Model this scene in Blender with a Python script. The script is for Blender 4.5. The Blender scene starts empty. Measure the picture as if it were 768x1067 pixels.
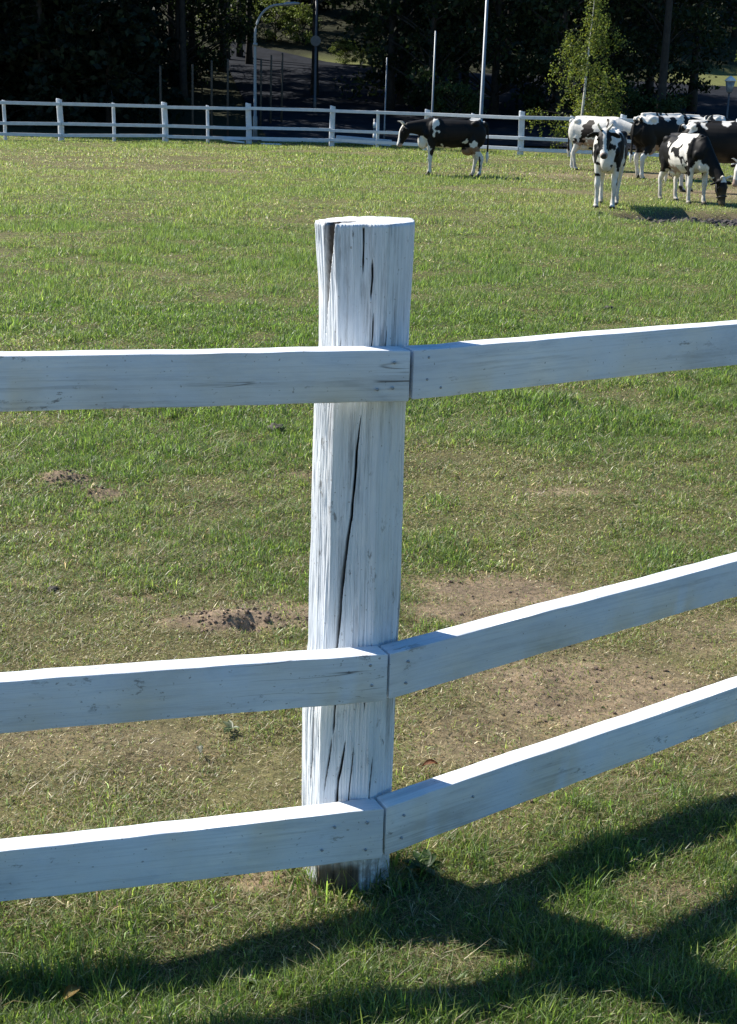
import bpy, bmesh, math, random
import numpy as np
from mathutils import Vector, Matrix
R = math.radians
rng = np.random.default_rng(7)
random.seed(7)
scene = bpy.context.scene
COL = scene.collection

# ------------------------------------------------------------------ helpers
def link(o, parent=None):
    COL.objects.link(o)
    if parent is not None:
        o.parent = parent
    return o

def tag(o, label=None, cat=None, group=None, kind=None):
    if label: o['label'] = label
    if cat: o['category'] = cat
    if group: o['group'] = group
    if kind: o['kind'] = kind
    return o

def empty(name, loc, label, cat, group=None, rz=0.0):
    o = bpy.data.objects.new(name, None)
    o.empty_display_size = 0.2
    o.location = loc
    o.rotation_euler = (0, 0, rz)
    link(o)
    return tag(o, label, cat, group)

def mesh_np(name, verts, faces, mat=None, parent=None, smooth=False, cols=None, attrs=None, link_it=True):
    """verts (n,3); faces: an (m,k) array or a list of such arrays."""
    me = bpy.data.meshes.new(name)
    if not isinstance(faces, list):
        faces = [faces]
    faces = [np.asarray(f, dtype=np.int32) for f in faces if len(f)]
    verts = np.asarray(verts, dtype=np.float32)
    nl = sum(f.size for f in faces); nf = sum(len(f) for f in faces)
    me.vertices.add(len(verts)); me.loops.add(nl); me.polygons.add(nf)
    me.vertices.foreach_set('co', verts.ravel())
    me.loops.foreach_set('vertex_index', np.concatenate([f.ravel() for f in faces]))
    tot = np.concatenate([np.full(len(f), f.shape[1], dtype=np.int32) for f in faces])
    start = np.concatenate([[0], np.cumsum(tot)[:-1]]).astype(np.int32)
    me.polygons.foreach_set('loop_start', start)
    me.polygons.foreach_set('loop_total', tot)
    me.polygons.foreach_set('use_smooth', np.full(nf, smooth, dtype=bool))
    me.update(calc_edges=True)
    if cols is not None:
        c = np.ones((len(verts), 4), dtype=np.float32); c[:, :3] = cols
        a = me.color_attributes.new('tint', 'FLOAT_COLOR', 'POINT')
        a.data.foreach_set('color', c.ravel())
    for k, v in (attrs or {}).items():
        a = me.attributes.new(k, 'FLOAT', 'POINT')
        a.data.foreach_set('value', np.asarray(v, dtype=np.float32))
    if mat: me.materials.append(mat)
    o = bpy.data.objects.new(name, me)
    if link_it: link(o, parent)
    return o

def bm_obj(name, bm, mat, parent=None, smooth=True, link_it=True):
    me = bpy.data.meshes.new(name)
    bmesh.ops.recalc_face_normals(bm, faces=bm.faces[:])
    bm.to_mesh(me); bm.free()
    for p in me.polygons: p.use_smooth = smooth
    if mat: me.materials.append(mat)
    o = bpy.data.objects.new(name, me)
    if link_it: link(o, parent)
    return o

def tube(bm, pts, radii, n=10, up=Vector((0, 0, 1)), cap=True):
    """radii: floats or (side, up) pairs."""
    pts = [Vector(p) for p in pts]
    rings = []
    for i, p in enumerate(pts):
        a = pts[max(i - 1, 0)]; b = pts[min(i + 1, len(pts) - 1)]
        t = (b - a).normalized()
        u = up if abs(t.dot(up)) < 0.95 else Vector((1, 0, 0))
        s = t.cross(u).normalized(); w = s.cross(t).normalized()
        r = radii[i]; rs, ru = (r if isinstance(r, (tuple, list)) else (r, r))
        ring = [bm.verts.new(p + s * (math.cos(2*math.pi*k/n) * rs) + w * (math.sin(2*math.pi*k/n) * ru)) for k in range(n)]
        rings.append(ring)
    for a, b in zip(rings[:-1], rings[1:]):
        for k in range(n):
            bm.faces.new((a[k], a[(k+1) % n], b[(k+1) % n], b[k]))
    if cap:
        bm.faces.new(rings[0][::-1]); bm.faces.new(rings[-1])

def ellipsoid(bm, c, r, seg=14):
    m = Matrix.Translation(Vector(c)) @ Matrix.Diagonal((r[0], r[1], r[2], 1))
    bmesh.ops.create_uvsphere(bm, u_segments=seg, v_segments=seg // 2 + 2, radius=1, matrix=m)

def box(bm, lo, hi, bevel=0.0):
    c = [(a + b) / 2 for a, b in zip(lo, hi)]; s = [b - a for a, b in zip(lo, hi)]
    g = bmesh.ops.create_cube(bm, size=1, matrix=Matrix.Translation(c) @ Matrix.Diagonal((s[0], s[1], s[2], 1)))
    if bevel:
        es = list({e for v in g['verts'] for e in v.link_edges})
        bmesh.ops.bevel(bm, geom=es, offset=bevel, segments=2, affect='EDGES', profile=0.5)

# value noise in numpy
def _h(ix, iy, s):
    h = (ix.astype(np.int64) * 374761393 + iy.astype(np.int64) * 668265263 + s * 974634777) & 0xffffffff
    h = ((h ^ (h >> 13)) * 1274126177) & 0xffffffff
    h = h ^ (h >> 16)
    return (h & 0xffff) / 65535.0
def vn(x, y, s=0):
    x = np.asarray(x, float); y = np.asarray(y, float)
    ix = np.floor(x); iy = np.floor(y); fx = x - ix; fy = y - iy
    fx = fx*fx*(3-2*fx); fy = fy*fy*(3-2*fy)
    a = _h(ix, iy, s); b = _h(ix+1, iy, s); c = _h(ix, iy+1, s); d = _h(ix+1, iy+1, s)
    return (a*(1-fx)+b*fx)*(1-fy) + (c*(1-fx)+d*fx)*fy
def fbm(x, y, s=0, o=4):
    t = 0; a = 0.5; n = 0
    for k in range(o):
        t = t + a*vn(x*2**k, y*2**k, s+k*17); n += a; a *= 0.5
    return t/n
def sst(a, b, x):
    t = np.clip((np.asarray(x, float)-a)/(b-a), 0, 1); return t*t*(3-2*t)

# ------------------------------------------------------------------ materials
def newmat(name):
    m = bpy.data.materials.new(name); m.use_nodes = True
    nt = m.node_tree; b = nt.nodes['Principled BSDF']
    return m, nt, b
def N(nt, typ, **kw):
    n = nt.nodes.new(typ)
    for k, v in kw.items():
        if k in n.inputs: n.inputs[k].default_value = v
        else: setattr(n, k, v)
    return n
def ramp(nt, fac, stops):
    r = nt.nodes.new('ShaderNodeValToRGB')
    el = r.color_ramp.elements
    while len(el) < len(stops): el.new(0.5)
    for e, (p, c) in zip(el, stops):
        e.position = p; e.color = c if len(c) == 4 else (*c, 1)
    nt.links.new(fac, r.inputs[0]); return r
def mapped(nt, scale, coord='Object'):
    tc = N(nt, 'ShaderNodeTexCoord'); mp = N(nt, 'ShaderNodeMapping')
    mp.inputs['Scale'].default_value = scale
    nt.links.new(tc.outputs[coord], mp.inputs[0]); return mp.outputs[0]
def noise(nt, vec, scale, detail=4, rough=0.55, dist=0.0):
    n = N(nt, 'ShaderNodeTexNoise'); n.inputs['Scale'].default_value = scale
    n.inputs['Detail'].default_value = detail; n.inputs['Roughness'].default_value = rough
    n.inputs['Distortion'].default_value = dist
    nt.links.new(vec, n.inputs['Vector']); return n.outputs['Fac']
def mix(nt, fac, a, b, blend='MIX'):
    m = N(nt, 'ShaderNodeMix', data_type='RGBA', blend_type=blend)
    for sock, v in ((m.inputs[0], fac), (m.inputs[6], a), (m.inputs[7], b)):
        if hasattr(v, 'is_output'): nt.links.new(v, sock)
        elif isinstance(v, (int, float)): sock.default_value = v
        else: sock.default_value = (*v, 1)
    return m.outputs[2]
def bump(nt, b, h, strength, dist):
    bp = N(nt, 'ShaderNodeBump'); bp.inputs['Strength'].default_value = strength; bp.inputs['Distance'].default_value = dist
    nt.links.new(h, bp.inputs['Height']); nt.links.new(bp.outputs[0], b.inputs['Normal'])

def flat(name, rgb, rough=0.6, metal=0.0, var=0.25, scale=8.0):
    m, nt, b = newmat(name)
    f = noise(nt, mapped(nt, (1, 1, 1)), scale)
    r = ramp(nt, f, [(0.3, [c*(1-var) for c in rgb]), (0.7, [min(1, c*(1+var)) for c in rgb])])
    nt.links.new(r.outputs[0], b.inputs['Base Color'])
    b.inputs['Roughness'].default_value = rough; b.inputs['Metallic'].default_value = metal
    return m

def painted_wood(name, axis, use_attr=False):
    """chalky white paint over wood; axis = 0 or 2, the direction of the grain in object space."""
    m, nt, b = newmat(name)
    tc = N(nt, 'ShaderNodeTexCoord'); oi = N(nt, 'ShaderNodeObjectInfo')
    add = N(nt, 'ShaderNodeVectorMath', operation='MULTIPLY_ADD')
    nt.links.new(oi.outputs['Random'], add.inputs[0]); add.inputs[1].default_value = (13.7, 7.1, 5.3)
    nt.links.new(tc.outputs['Object'], add.inputs[2])
    def along(k):
        mp = N(nt, 'ShaderNodeMapping'); sc = [1, 1, 1]; sc[axis] = k
        mp.inputs['Scale'].default_value = sc; nt.links.new(add.outputs[0], mp.inputs[0]); return mp.outputs[0]
    def th(fac, a, c_, inv=False):
        st = [(a, (0, 0, 0)), (c_, (1, 1, 1))]
        if inv: st = [(a, (1, 1, 1)), (c_, (0, 0, 0))]
        return ramp(nt, fac, st).outputs[0]
    def mult(*a):
        o = a[0]
        for q in a[1:]:
            n_ = N(nt, 'ShaderNodeMath', operation='MULTIPLY'); nt.links.new(o, n_.inputs[0])
            if hasattr(q, 'is_output'): nt.links.new(q, n_.inputs[1])
            else: n_.inputs[1].default_value = q
            o = n_.outputs[0]
        return o
    k = 1.0 if use_attr else 0.97
    # coats of paint: pale and bluish patches with brushed borders
    coat = noise(nt, along(.28), 13, 8, 0.68, 0.5)
    col = ramp(nt, coat, [(0.34, (0.65*k, 0.69*k, 0.74*k)), (0.45, (0.76*k, 0.79*k, 0.83*k)), (0.56, (0.80*k, 0.82*k, 0.84*k)), (0.66, (0.87*k, 0.87*k, 0.865*k))]).outputs[0]
    big = noise(nt, along(.5), 3.2, 3, 0.5)
    col = mix(nt, 1.0, col, ramp(nt, big, [(0.35, (0.86, 0.88, 0.91)), (0.6, (1.02, 1.02, 1.02))]).outputs[0], 'MULTIPLY')
    # grain: fine crisp lines, strongest where the coat is thin
    fine = noise(nt, along(.018), 230, 4, 0.7)
    mid = noise(nt, along(.03), 75, 5, 0.7)
    thin = th(noise(nt, along(.22), 10, 7, 0.7), 0.46, 0.60)
    col = mix(nt, mult(th(fine, 0.50, 0.62), 0.32 if use_attr else 0.22), col, (0.42, 0.44, 0.47))
    col = mix(nt, mult(th(mid, 0.50, 0.58), thin, 0.8 if use_attr else 0.36), col, (0.27, 0.275, 0.285))
    # flaked spots down to grey wood
    fl = noise(nt, along(.35), 34, 9, 0.75)
    gate = th(noise(nt, along(.6), 4.5, 3, 0.5), 0.47, 0.60)
    col = mix(nt, mult(th(fl, 0.60, 0.63), gate, 0.8), col, (0.20, 0.195, 0.19))
    dots = noise(nt, along(.8), 150, 2, 0.5)
    col = mix(nt, mult(th(dots, 0.70, 0.74), 0.7), col, (0.24, 0.23, 0.22))
    # grime
    gr_ = noise(nt, along(.7), 6, 6, 0.7)
    col = mix(nt, mult(th(gr_, 0.52, 0.75), 0.22), col, (0.40, 0.40, 0.37))
    if not use_attr:
        cn = noise(nt, along(.06), 30, 2, 0.5)
        d = N(nt, 'ShaderNodeMath', operation='SUBTRACT'); nt.links.new(cn, d.inputs[0]); d.inputs[1].default_value = 0.56
        ab = N(nt, 'ShaderNodeMath', operation='ABSOLUTE'); nt.links.new(d.outputs[0], ab.inputs[0])
        line = th(ab.outputs[0], 0.0, 0.010, True)
        g2 = th(noise(nt, add.outputs[0], 3.6, 2), 0.57, 0.61)
        col = mix(nt, mult(line, g2, 0.9), col, (0.10, 0.095, 0.09))
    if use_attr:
        at = N(nt, 'ShaderNodeAttribute', attribute_name='bare')  # bare wood in the split, plus painted shade at the foot
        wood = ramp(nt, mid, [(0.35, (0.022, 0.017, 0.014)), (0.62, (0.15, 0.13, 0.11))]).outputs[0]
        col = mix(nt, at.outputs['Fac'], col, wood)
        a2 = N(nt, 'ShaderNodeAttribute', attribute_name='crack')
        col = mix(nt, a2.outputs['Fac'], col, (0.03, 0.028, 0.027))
        # soil splash low on the log
        sz = N(nt, 'ShaderNodeSeparateXYZ'); nt.links.new(tc.outputs['Object'], sz.inputs[0])
        low = ramp(nt, sz.outputs['Z'], [(0.0, (1, 1, 1)), (0.16, (0, 0, 0))]).outputs[0]
        col = mix(nt, mult(low, th(noise(nt, along(1), 55, 5, 0.7), 0.42, 0.58), 0.8), col, (0.17, 0.13, 0.09))
    nt.links.new(col, b.inputs['Base Color'])
    b.inputs['Roughness'].default_value = 0.8
    b.inputs['Specular IOR Level'].default_value = 0.15
    hm = mix(nt, 0.5, mid, fl)
    bump(nt, b, hm, 0.55, 0.003)
    return m

def leaf_mat(name, trans=0.35, rough=0.55, spec=0.25):
    m, nt, b = newmat(name)
    at = N(nt, 'ShaderNodeAttribute', attribute_name='tint')
    nt.links.new(at.outputs['Color'], b.inputs['Base Color'])
    b.inputs['Roughness'].default_value = rough; b.inputs['Specular IOR Level'].default_value = spec
    tr = N(nt, 'ShaderNodeBsdfTranslucent')
    hs = N(nt, 'ShaderNodeHueSaturation'); hs.inputs['Value'].default_value = 1.65; hs.inputs['Saturation'].default_value = 1.1
    nt.links.new(at.outputs['Color'], hs.inputs['Color']); nt.links.new(hs.outputs[0], tr.inputs[0])
    ms = N(nt, 'ShaderNodeMixShader'); ms.inputs[0].default_value = trans
    nt.links.new(b.outputs[0], ms.inputs[1]); nt.links.new(tr.outputs[0], ms.inputs[2])
    nt.links.new(ms.outputs[0], nt.nodes['Material Output'].inputs[0])
    return m

M = {}
M['board'] = painted_wood('painted_board', 0)
M['log'] = painted_wood('painted_log', 2, use_attr=True)
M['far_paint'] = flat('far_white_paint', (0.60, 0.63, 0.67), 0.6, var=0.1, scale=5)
M['nail'] = flat('painted_nail', (0.34, 0.36, 0.39), 0.5, 0.3)
M['grass'] = leaf_mat('grass_blade', 0.52, 0.42, 0.45)
M['leaf'] = leaf_mat('tree_leaf', 0.25, 0.6, 0.2)
M['birchleaf'] = leaf_mat('birch_leaf', 0.45, 0.5, 0.25)
M['bark'] = flat('dark_bark', (0.030, 0.025, 0.021), 0.9, var=0.5, scale=6)
M['stake'] = flat('stake_wood', (0.06, 0.05, 0.04), 0.8, var=0.3)
M['birchbark'] = flat('birch_bark', (0.62, 0.60, 0.55), 0.7, var=0.35, scale=5)
M['pole'] = flat('grey_pole_paint', (0.20, 0.225, 0.25), 0.45, 0.2, var=0.1)
M['darkpole'] = flat('dark_pole_paint', (0.10, 0.10, 0.11), 0.5, 0.2, var=0.2)
M['white'] = flat('white_paint', (0.78, 0.78, 0.76), 0.6, var=0.06)
M['horn'] = flat('pale_horn', (0.62, 0.58, 0.50), 0.45, var=0.2, scale=20)
M['eye'] = flat('dark_eye', (0.012, 0.01, 0.01), 0.12, var=0.1)
M['strap'] = flat('dark_strap', (0.03, 0.03, 0.035), 0.6)
M['dung'] = flat('dung', (0.035, 0.028, 0.018), 0.75, var=0.4, scale=30)
M['clod'] = flat('soil_clod', (0.15, 0.105, 0.075), 0.95, var=0.4, scale=30)
M['mudclod'] = flat('mud_clod', (0.06, 0.05, 0.046), 0.9, var=0.4, scale=10)
M['lampglass'] = flat('milky_glass', (0.7, 0.7, 0.68), 0.3, var=0.05)
M['deadleaf'] = flat('dead_leaf', (0.30, 0.13, 0.06), 0.7, var=0.3, scale=40)
M['yellowleaf'] = flat('yellow_leaf', (0.32, 0.22, 0.06), 0.7, var=0.3, scale=40)
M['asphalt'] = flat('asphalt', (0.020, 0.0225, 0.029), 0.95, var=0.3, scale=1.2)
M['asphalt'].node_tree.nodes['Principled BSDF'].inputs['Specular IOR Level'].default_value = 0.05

# ground: colour from vertex attribute (soil / thatch) broken up by noise
def ground_mat():
    m, nt, b = newmat('ground_soil_and_thatch')
    at = N(nt, 'ShaderNodeAttribute', attribute_name='tint')
    v = mapped(nt, (1, 1, 1))
    n1 = noise(nt, v, 45, 6, 0.7); n2 = noise(nt, v, 5, 5, 0.6)
    r1 = ramp(nt, n1, [(0.25, (0.35, 0.35, 0.35)), (0.5, (1, 1, 1)), (0.78, (1.7, 1.6, 1.45))]).outputs[0]
    r2 = ramp(nt, n2, [(0.3, (0.75, 0.75, 0.75)), (0.7, (1.2, 1.2, 1.15))]).outputs[0]
    c = mix(nt, 1.0, at.outputs['Color'], r1, 'MULTIPLY'); c = mix(nt, 1.0, c, r2, 'MULTIPLY')
    nt.links.new(c, b.inputs['Base Color'])
    b.inputs['Roughness'].default_value = 0.95; b.inputs['Specular IOR Level'].default_value = 0.1
    bump(nt, b, n1, 0.8, 0.012)
    return m
M['ground'] = ground_mat()

# ------------------------------------------------------------------ camera
H_CAM, F_PX, YH, ROLL = 1.55, 1400.0, 106.0, R(1.6)
pitch = math.atan((533.5 - YH) / F_PX)
cp, sp_ = math.cos(pitch), math.sin(pitch)
Fv = Vector((0, cp, -sp_)); U0 = Vector((0, sp_, cp)); R0 = Vector((1, 0, 0))
Rv = R0*math.cos(ROLL) + U0*math.sin(ROLL); Uv = U0*math.cos(ROLL) - R0*math.sin(ROLL)
cam = bpy.data.cameras.new('camera'); co = bpy.data.objects.new('camera', cam); link(co)
mw = Matrix((( Rv.x, Uv.x, -Fv.x, 0), (Rv.y, Uv.y, -Fv.y, 0), (Rv.z, Uv.z, -Fv.z, H_CAM), (0, 0, 0, 1)))
co.matrix_world = mw
cam.sensor_fit = 'VERTICAL'; cam.sensor_height = 24.0; cam.lens = F_PX/1067*24.0
cam.clip_start = 0.05; cam.clip_end = 1000
scene.camera = co

# ------------------------------------------------------------------ light
AZ, EL = 32.0, 44.5            # the sun stands to the left, a little beyond the fence
sun_to = Vector((-math.cos(R(AZ))*math.cos(R(EL)), math.sin(R(AZ))*math.cos(R(EL)), math.sin(R(EL))))
sd = bpy.data.lights.new('sun', 'SUN'); sd.energy = 5.0; sd.angle = R(0.5); sd.color = (1.0, 0.95, 0.86)
so = bpy.data.objects.new('sun', sd); so.rotation_euler = sun_to.to_track_quat('Z', 'Y').to_euler(); so.location = (-20, 10, 40); link(so)
w = bpy.data.worlds.new('World'); scene.world = w; w.use_nodes = True
nt = w.node_tree; bg = nt.nodes['Background']
sky = nt.nodes.new('ShaderNodeTexSky'); sky.sky_type = 'NISHITA'; sky.sun_disc = False
sky.sun_elevation = R(EL); sky.sun_rotation = math.atan2(sun_to.x, sun_to.y)
sky.air_density = 1.0; sky.dust_density = 0.6; sky.ozone_density = 1.2
hsv = N(nt, 'ShaderNodeHueSaturation'); hsv.inputs['Saturation'].default_value = 1.45
nt.links.new(sky.outputs[0], hsv.inputs['Color']); nt.links.new(hsv.outputs[0], bg.inputs[0]); bg.inputs[1].default_value = 0.088
vs = scene.view_settings; vs.view_transform = 'Standard'; vs.look = 'None'; vs.exposure = 0.76; vs.gamma = 1.0

# ------------------------------------------------------------------ terrain
MUD = (5.0, 20.55)
def mud_mask(x, y):
    e = ((x-MUD[0])/1.75)**2 + ((y-MUD[1]-0.1*(x-MUD[0]))/1.55)**2
    return 1 - sst(0.55, 1.15, e + 0.9*(fbm(x*1.3, y*1.3, 5)-0.5))
# bare or dry patches seen in the pasture: x, y, rx, ry, strength
PATCH = [(-.42, 3.86, .27, .11, 1.0), (-.17, 3.98, .26, .12, .9), (-1.28, 5.40, .12, .07, 1.0), (-1.10, 5.20, .12, .06, .8),
         (-.76, 4.08, .10, .04, .7), (-1.12, 4.15, .08, .04, .6), (.45, 4.25, .38, .22, .85), (.30, 4.02, .22, .16, .8), (.62, 3.45, .42, .30, .8),
         (.35, 3.15, .28, .22, .55), (1.2, 3.9, .35, .2, .55), (.80, 5.45, .22, .07, .7), (-.30, 5.62, .14, .08, .6), (-.70, 3.05, .4, .18, .35),
         (-.16, 2.42, .13, .06, .75), (.62, 2.42, .12, .06, .5), (.88, 2.55, .1, .05, .5), (.22, 2.22, .16, .05, .35), (1.6, 9.3, .5, .25, .5), (.9, 9.0, .4, .2, .35),
         (-2.2, 43.5, 3.0, 1.4, .35), (5.5, 33, 3.5, 2.2, .6), (2.6, 26, 2.2, 1.2, .35), (-3.4, 30.5, 1.6, .8, .35), (7.5, 27.5, 2.4, 2.0, .7), (-6.5, 46.5, 2.2, .5, .6), (-2.6, 49.3, 1.2, .5, .6), (9.5, 24.0, 2.5, 1.0, .6)]
def bare(x, y):
    x = np.asarray(x, float); y = np.asarray(y, float)
    s = np.where(y < 12, 3.2, 0.35)
    wx = x + 0.22/s*3.2*0.35*(fbm(x*s*2, y*s*2, 31, 4)-0.5)*2; wy = y + 0.22/s*3.2*0.35*(fbm(x*s*2+9, y*s*2+4, 37, 4)-0.5)*2
    t = np.zeros_like(x)
    for (px, py, rx, ry, k) in PATCH:
        d = np.sqrt(((wx-px)/rx)**2 + ((wy-py)/ry)**2)
        t = np.maximum(t, k*(1-sst(0.45, 1.25, d)))
    return np.maximum(t, mud_mask(x, y))
def hill(x, y):
    y2 = np.asarray(y, float)
    return np.where(y2 > 52, 0.105*(np.clip(y2, 52, 88)-52), 0) + 0.24*np.clip(y2-88, 0, 200)
def gz(x, y):
    x = np.asarray(x, float); y = np.asarray(y, float)
    z = hill(x, y)
    nearf = 1-sst(14, 30, y)
    z = z + 0.030*nearf*(fbm(x*1.1, y*1.1, 3, 3)-0.5) + 0.022*nearf*(fbm(x*5, y*5, 8, 3)-0.5)
    z = z + 0.12*sst(8, 20, y)*(1-sst(40, 48, y))*(fbm(x*0.16, y*0.16, 12, 2)-0.5)
    z = z + 0.05*sst(9, 16, y)*(1-sst(45, 50, y))*(fbm(x*0.9, y*0.9, 15, 3)-0.5)
    z = z - 0.035*np.exp(-(((x+.40)/.42)**2 + ((y-2.14)/.17)**2))
    # molehill beside the post
    z = z + 0.034*np.exp(-(((x+.40)/.15)**2 + ((y-3.87)/.07)**2)) - 0.05*np.exp(-(((x+.355)/.035)**2 + ((y-3.81)/.03)**2))
    z = z + 0.035*np.exp(-(((x+1.28)/.10)**2 + ((y-5.42)/.05)**2)) + 0.03*np.exp(-(((x+1.1)/.10)**2 + ((y-5.22)/.05)**2))
    z = z + np.where(y < 7, .012*(fbm(x*26, y*26, 61, 3)-.5)*bare(x, y), 0)
    # churned wallow: sunk behind a little ledge
    mm = mud_mask(x, y)
    z = z - 0.20*mm*sst(-1.6, 1.5, (y-MUD[1])) + mm*0.10*(fbm(x*4, y*4, 22, 3)-0.4)
    return z
def gzs(x, y): return float(gz(np.array([x]), np.array([y]))[0])

def axis_nonuni(segs):
    out = []
    for a, b, st in segs:
        out.append(np.arange(a, b-1e-6, st))
    out.append([segs[-1][1]]); return np.concatenate(out)
ys = axis_nonuni([(-40, 0, 4), (0, 1.6, .2), (1.6, 2.3, .025), (2.3, 5.0, .015), (5.0, 7, .03), (7, 12, .08), (12, 24, .15), (24, 52, .5), (52, 100, 1.5), (100, 320, 10)])
xs = axis_nonuni([(-260, -60, 20), (-60, -16, 2), (-16, -3, .5), (-3, -1.5, .07), (-1.5, 1.8, .018), (1.8, 3.4, .08), (3.4, 7.5, .15), (7.5, 16, .5), (16, 60, 2), (60, 260, 20)])
GX, GY = np.meshgrid(xs, ys)
gx, gy = GX.ravel(), GY.ravel()
GZ = gz(gx, gy)
nx, ny = len(xs), len(ys)
i = np.arange(nx*ny).reshape(ny, nx)
gf = np.stack([i[:-1, :-1], i[:-1, 1:], i[1:, 1:], i[1:, :-1]], -1).reshape(-1, 4)
def zone_green(x, y):
    return None
bm_ = bare(gx, gy); mudm = mud_mask(gx, gy)
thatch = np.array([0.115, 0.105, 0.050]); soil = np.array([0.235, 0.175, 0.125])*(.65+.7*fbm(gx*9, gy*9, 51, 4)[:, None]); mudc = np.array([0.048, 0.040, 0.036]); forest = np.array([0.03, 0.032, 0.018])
gc = thatch[None]*(0.8+0.5*fbm(gx*2, gy*2, 41)[:, None])
gc = gc*(1-bm_[:, None]) + soil*bm_[:, None]
gc = gc*(1-mudm[:, None]) + mudc*mudm[:, None]
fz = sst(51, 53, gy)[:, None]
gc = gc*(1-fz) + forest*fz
vg = (sst(15, 18, gx)*sst(76, 78, gy)*(1-sst(88, 91, gy)) + sst(-6, -4, gx)*(1-sst(2, 4, gx))*sst(82, 84, gy)*(1-sst(88, 91, gy)))[:, None]
gc = gc*(1-vg) + np.array([0.13, 0.14, 0.055])*vg
ground = mesh_np('pasture_ground', np.stack([gx, gy, GZ], 1), gf, M['ground'], smooth=True, cols=gc)
tag(ground, kind='structure')

# ------------------------------------------------------------------ grass
def grass_band(x, y, h, wd, straw_p, lie, seed, gmix, tri=False):
    """blades: 5 verts each (quad + tip) or 3 when tri. lie = share of flattened blades."""
    n = len(x); r = np.random.default_rng(seed)
    z = gz(x, y) - 0.003
    az = r.uniform(0, 2*np.pi, n)
    straw = r.random(n) < straw_p
    flatb = r.random(n) < np.where(straw, np.clip(lie+0.35, 0, 1), lie)
    tilt = np.where(flatb, r.uniform(1.0, 1.48, n), np.abs(r.normal(0.42, 0.34, n)))
    h = h*np.clip(np.exp(r.normal(-.03, .33, n)), .3, 1.75)*np.where(straw & ~flatb, 0.75, np.where(straw, 1.08, 1.0))
    wd = wd*np.exp(r.normal(-.08, .30, n))
    dx, dy = np.cos(az), np.sin(az)
    fa = az + np.pi/2 + r.normal(0, .5, n)
    sx, sy = np.cos(fa)*wd/2, np.sin(fa)*wd/2
    bend = r.uniform(0.1, 0.7, n)
    t1 = tilt*0.75; t2 = np.minimum(tilt+bend, 1.62)
    mx, my, mz = dx*np.sin(t1)*h*.55, dy*np.sin(t1)*h*.55, np.cos(t1)*h*.55
    tx, ty, tz = mx+dx*np.sin(t2)*h*.5, my+dy*np.sin(t2)*h*.5, mz+np.cos(t2)*h*.5
    lift = np.where(flatb, r.uniform(0.002, 0.014, n)*np.clip(h/.05, .5, 2), 0)
    z = z+lift
    # colour
    ga = np.array([0.095, 0.170, 0.034]); gb = np.array([0.225, 0.265, 0.075]); gcx = np.array([0.145, 0.195, 0.085])
    sa = np.array([0.38, 0.33, 0.20]); sb = np.array([0.23, 0.165, 0.095]); sc = np.array([0.52, 0.47, 0.33])
    u = np.clip(gmix + r.normal(0, .28, n), 0, 1)[:, None]
    g = ga*(1-u) + gb*u
    pick = (r.random(n) < .25)[:, None]; g = np.where(pick, gcx*(.6+.8*u), g)
    v = r.random(n)[:, None]; s = np.where(v < .35, sb, np.where(v < .85, sa, sc))
    c = np.where(straw[:, None], s, g)*np.exp(r.normal(0, .36, n))[:, None]
    if tri:
        V = np.stack([np.stack([x-sx, y-sy, z], 1), np.stack([x+sx, y+sy, z], 1), np.stack([x+tx, y+ty, z+tz], 1)], 1).reshape(-1, 3)
        k = 3; b0 = np.arange(n)[:, None]*3
        return V, [b0+np.array([[0, 1, 2]])], np.repeat(c, 3, 0)
    V = np.stack([np.stack([x-sx*.8, y-sy*.8, z], 1), np.stack([x+sx*.8, y+sy*.8, z], 1),
                  np.stack([x+mx-sx, y+my-sy, z+mz], 1), np.stack([x+mx+sx, y+my+sy, z+mz], 1),
                  np.stack([x+tx, y+ty, z+tz], 1)], 1).reshape(-1, 3)
    b0 = np.arange(n)[:, None]*5
    return V, [b0+np.array([[0, 1, 3, 2]]), b0+np.array([[2, 3, 4]])], np.repeat(c, 5, 0)

def lush(x, y):
    """0 = dry and cropped, 1 = lush; follows the zones of the photograph's field."""
    d = np.full(np.shape(x), 0.5)
    def add(c, wdt, amp): return amp*np.exp(-((y-c)/wdt)**2)
    l = 0.66 + add(2.05, .40, .42) + add(3.2, .70, -.46) + add(5.2, .7, .04) + add(7.4, .9, .20) + add(10.5, 1.8, .28) + add(18, 4, .12) + add(34, 9, -.06)
    # right-hand fence line keeps a lush strip; sandy right part of the near field
    l = l + .40*np.exp(-((y-(2.25+.70*np.clip(x, 0, 3)))/.28)**2)*(x > .02)*(y < 4.5)
    l = l - .20*sst(.0, .6, x)*np.exp(-((y-3.9-.4*x)/.9)**2)
    l = l - .18*np.exp(-((y-5.6)/.9)**2)*sst(-.1, .3, x)*(1-sst(.5, 1.1, x))
    return np.clip(l, np.where(y > 6, .30, .03), 1)
POST_Y = 2.497
parts = []
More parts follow.
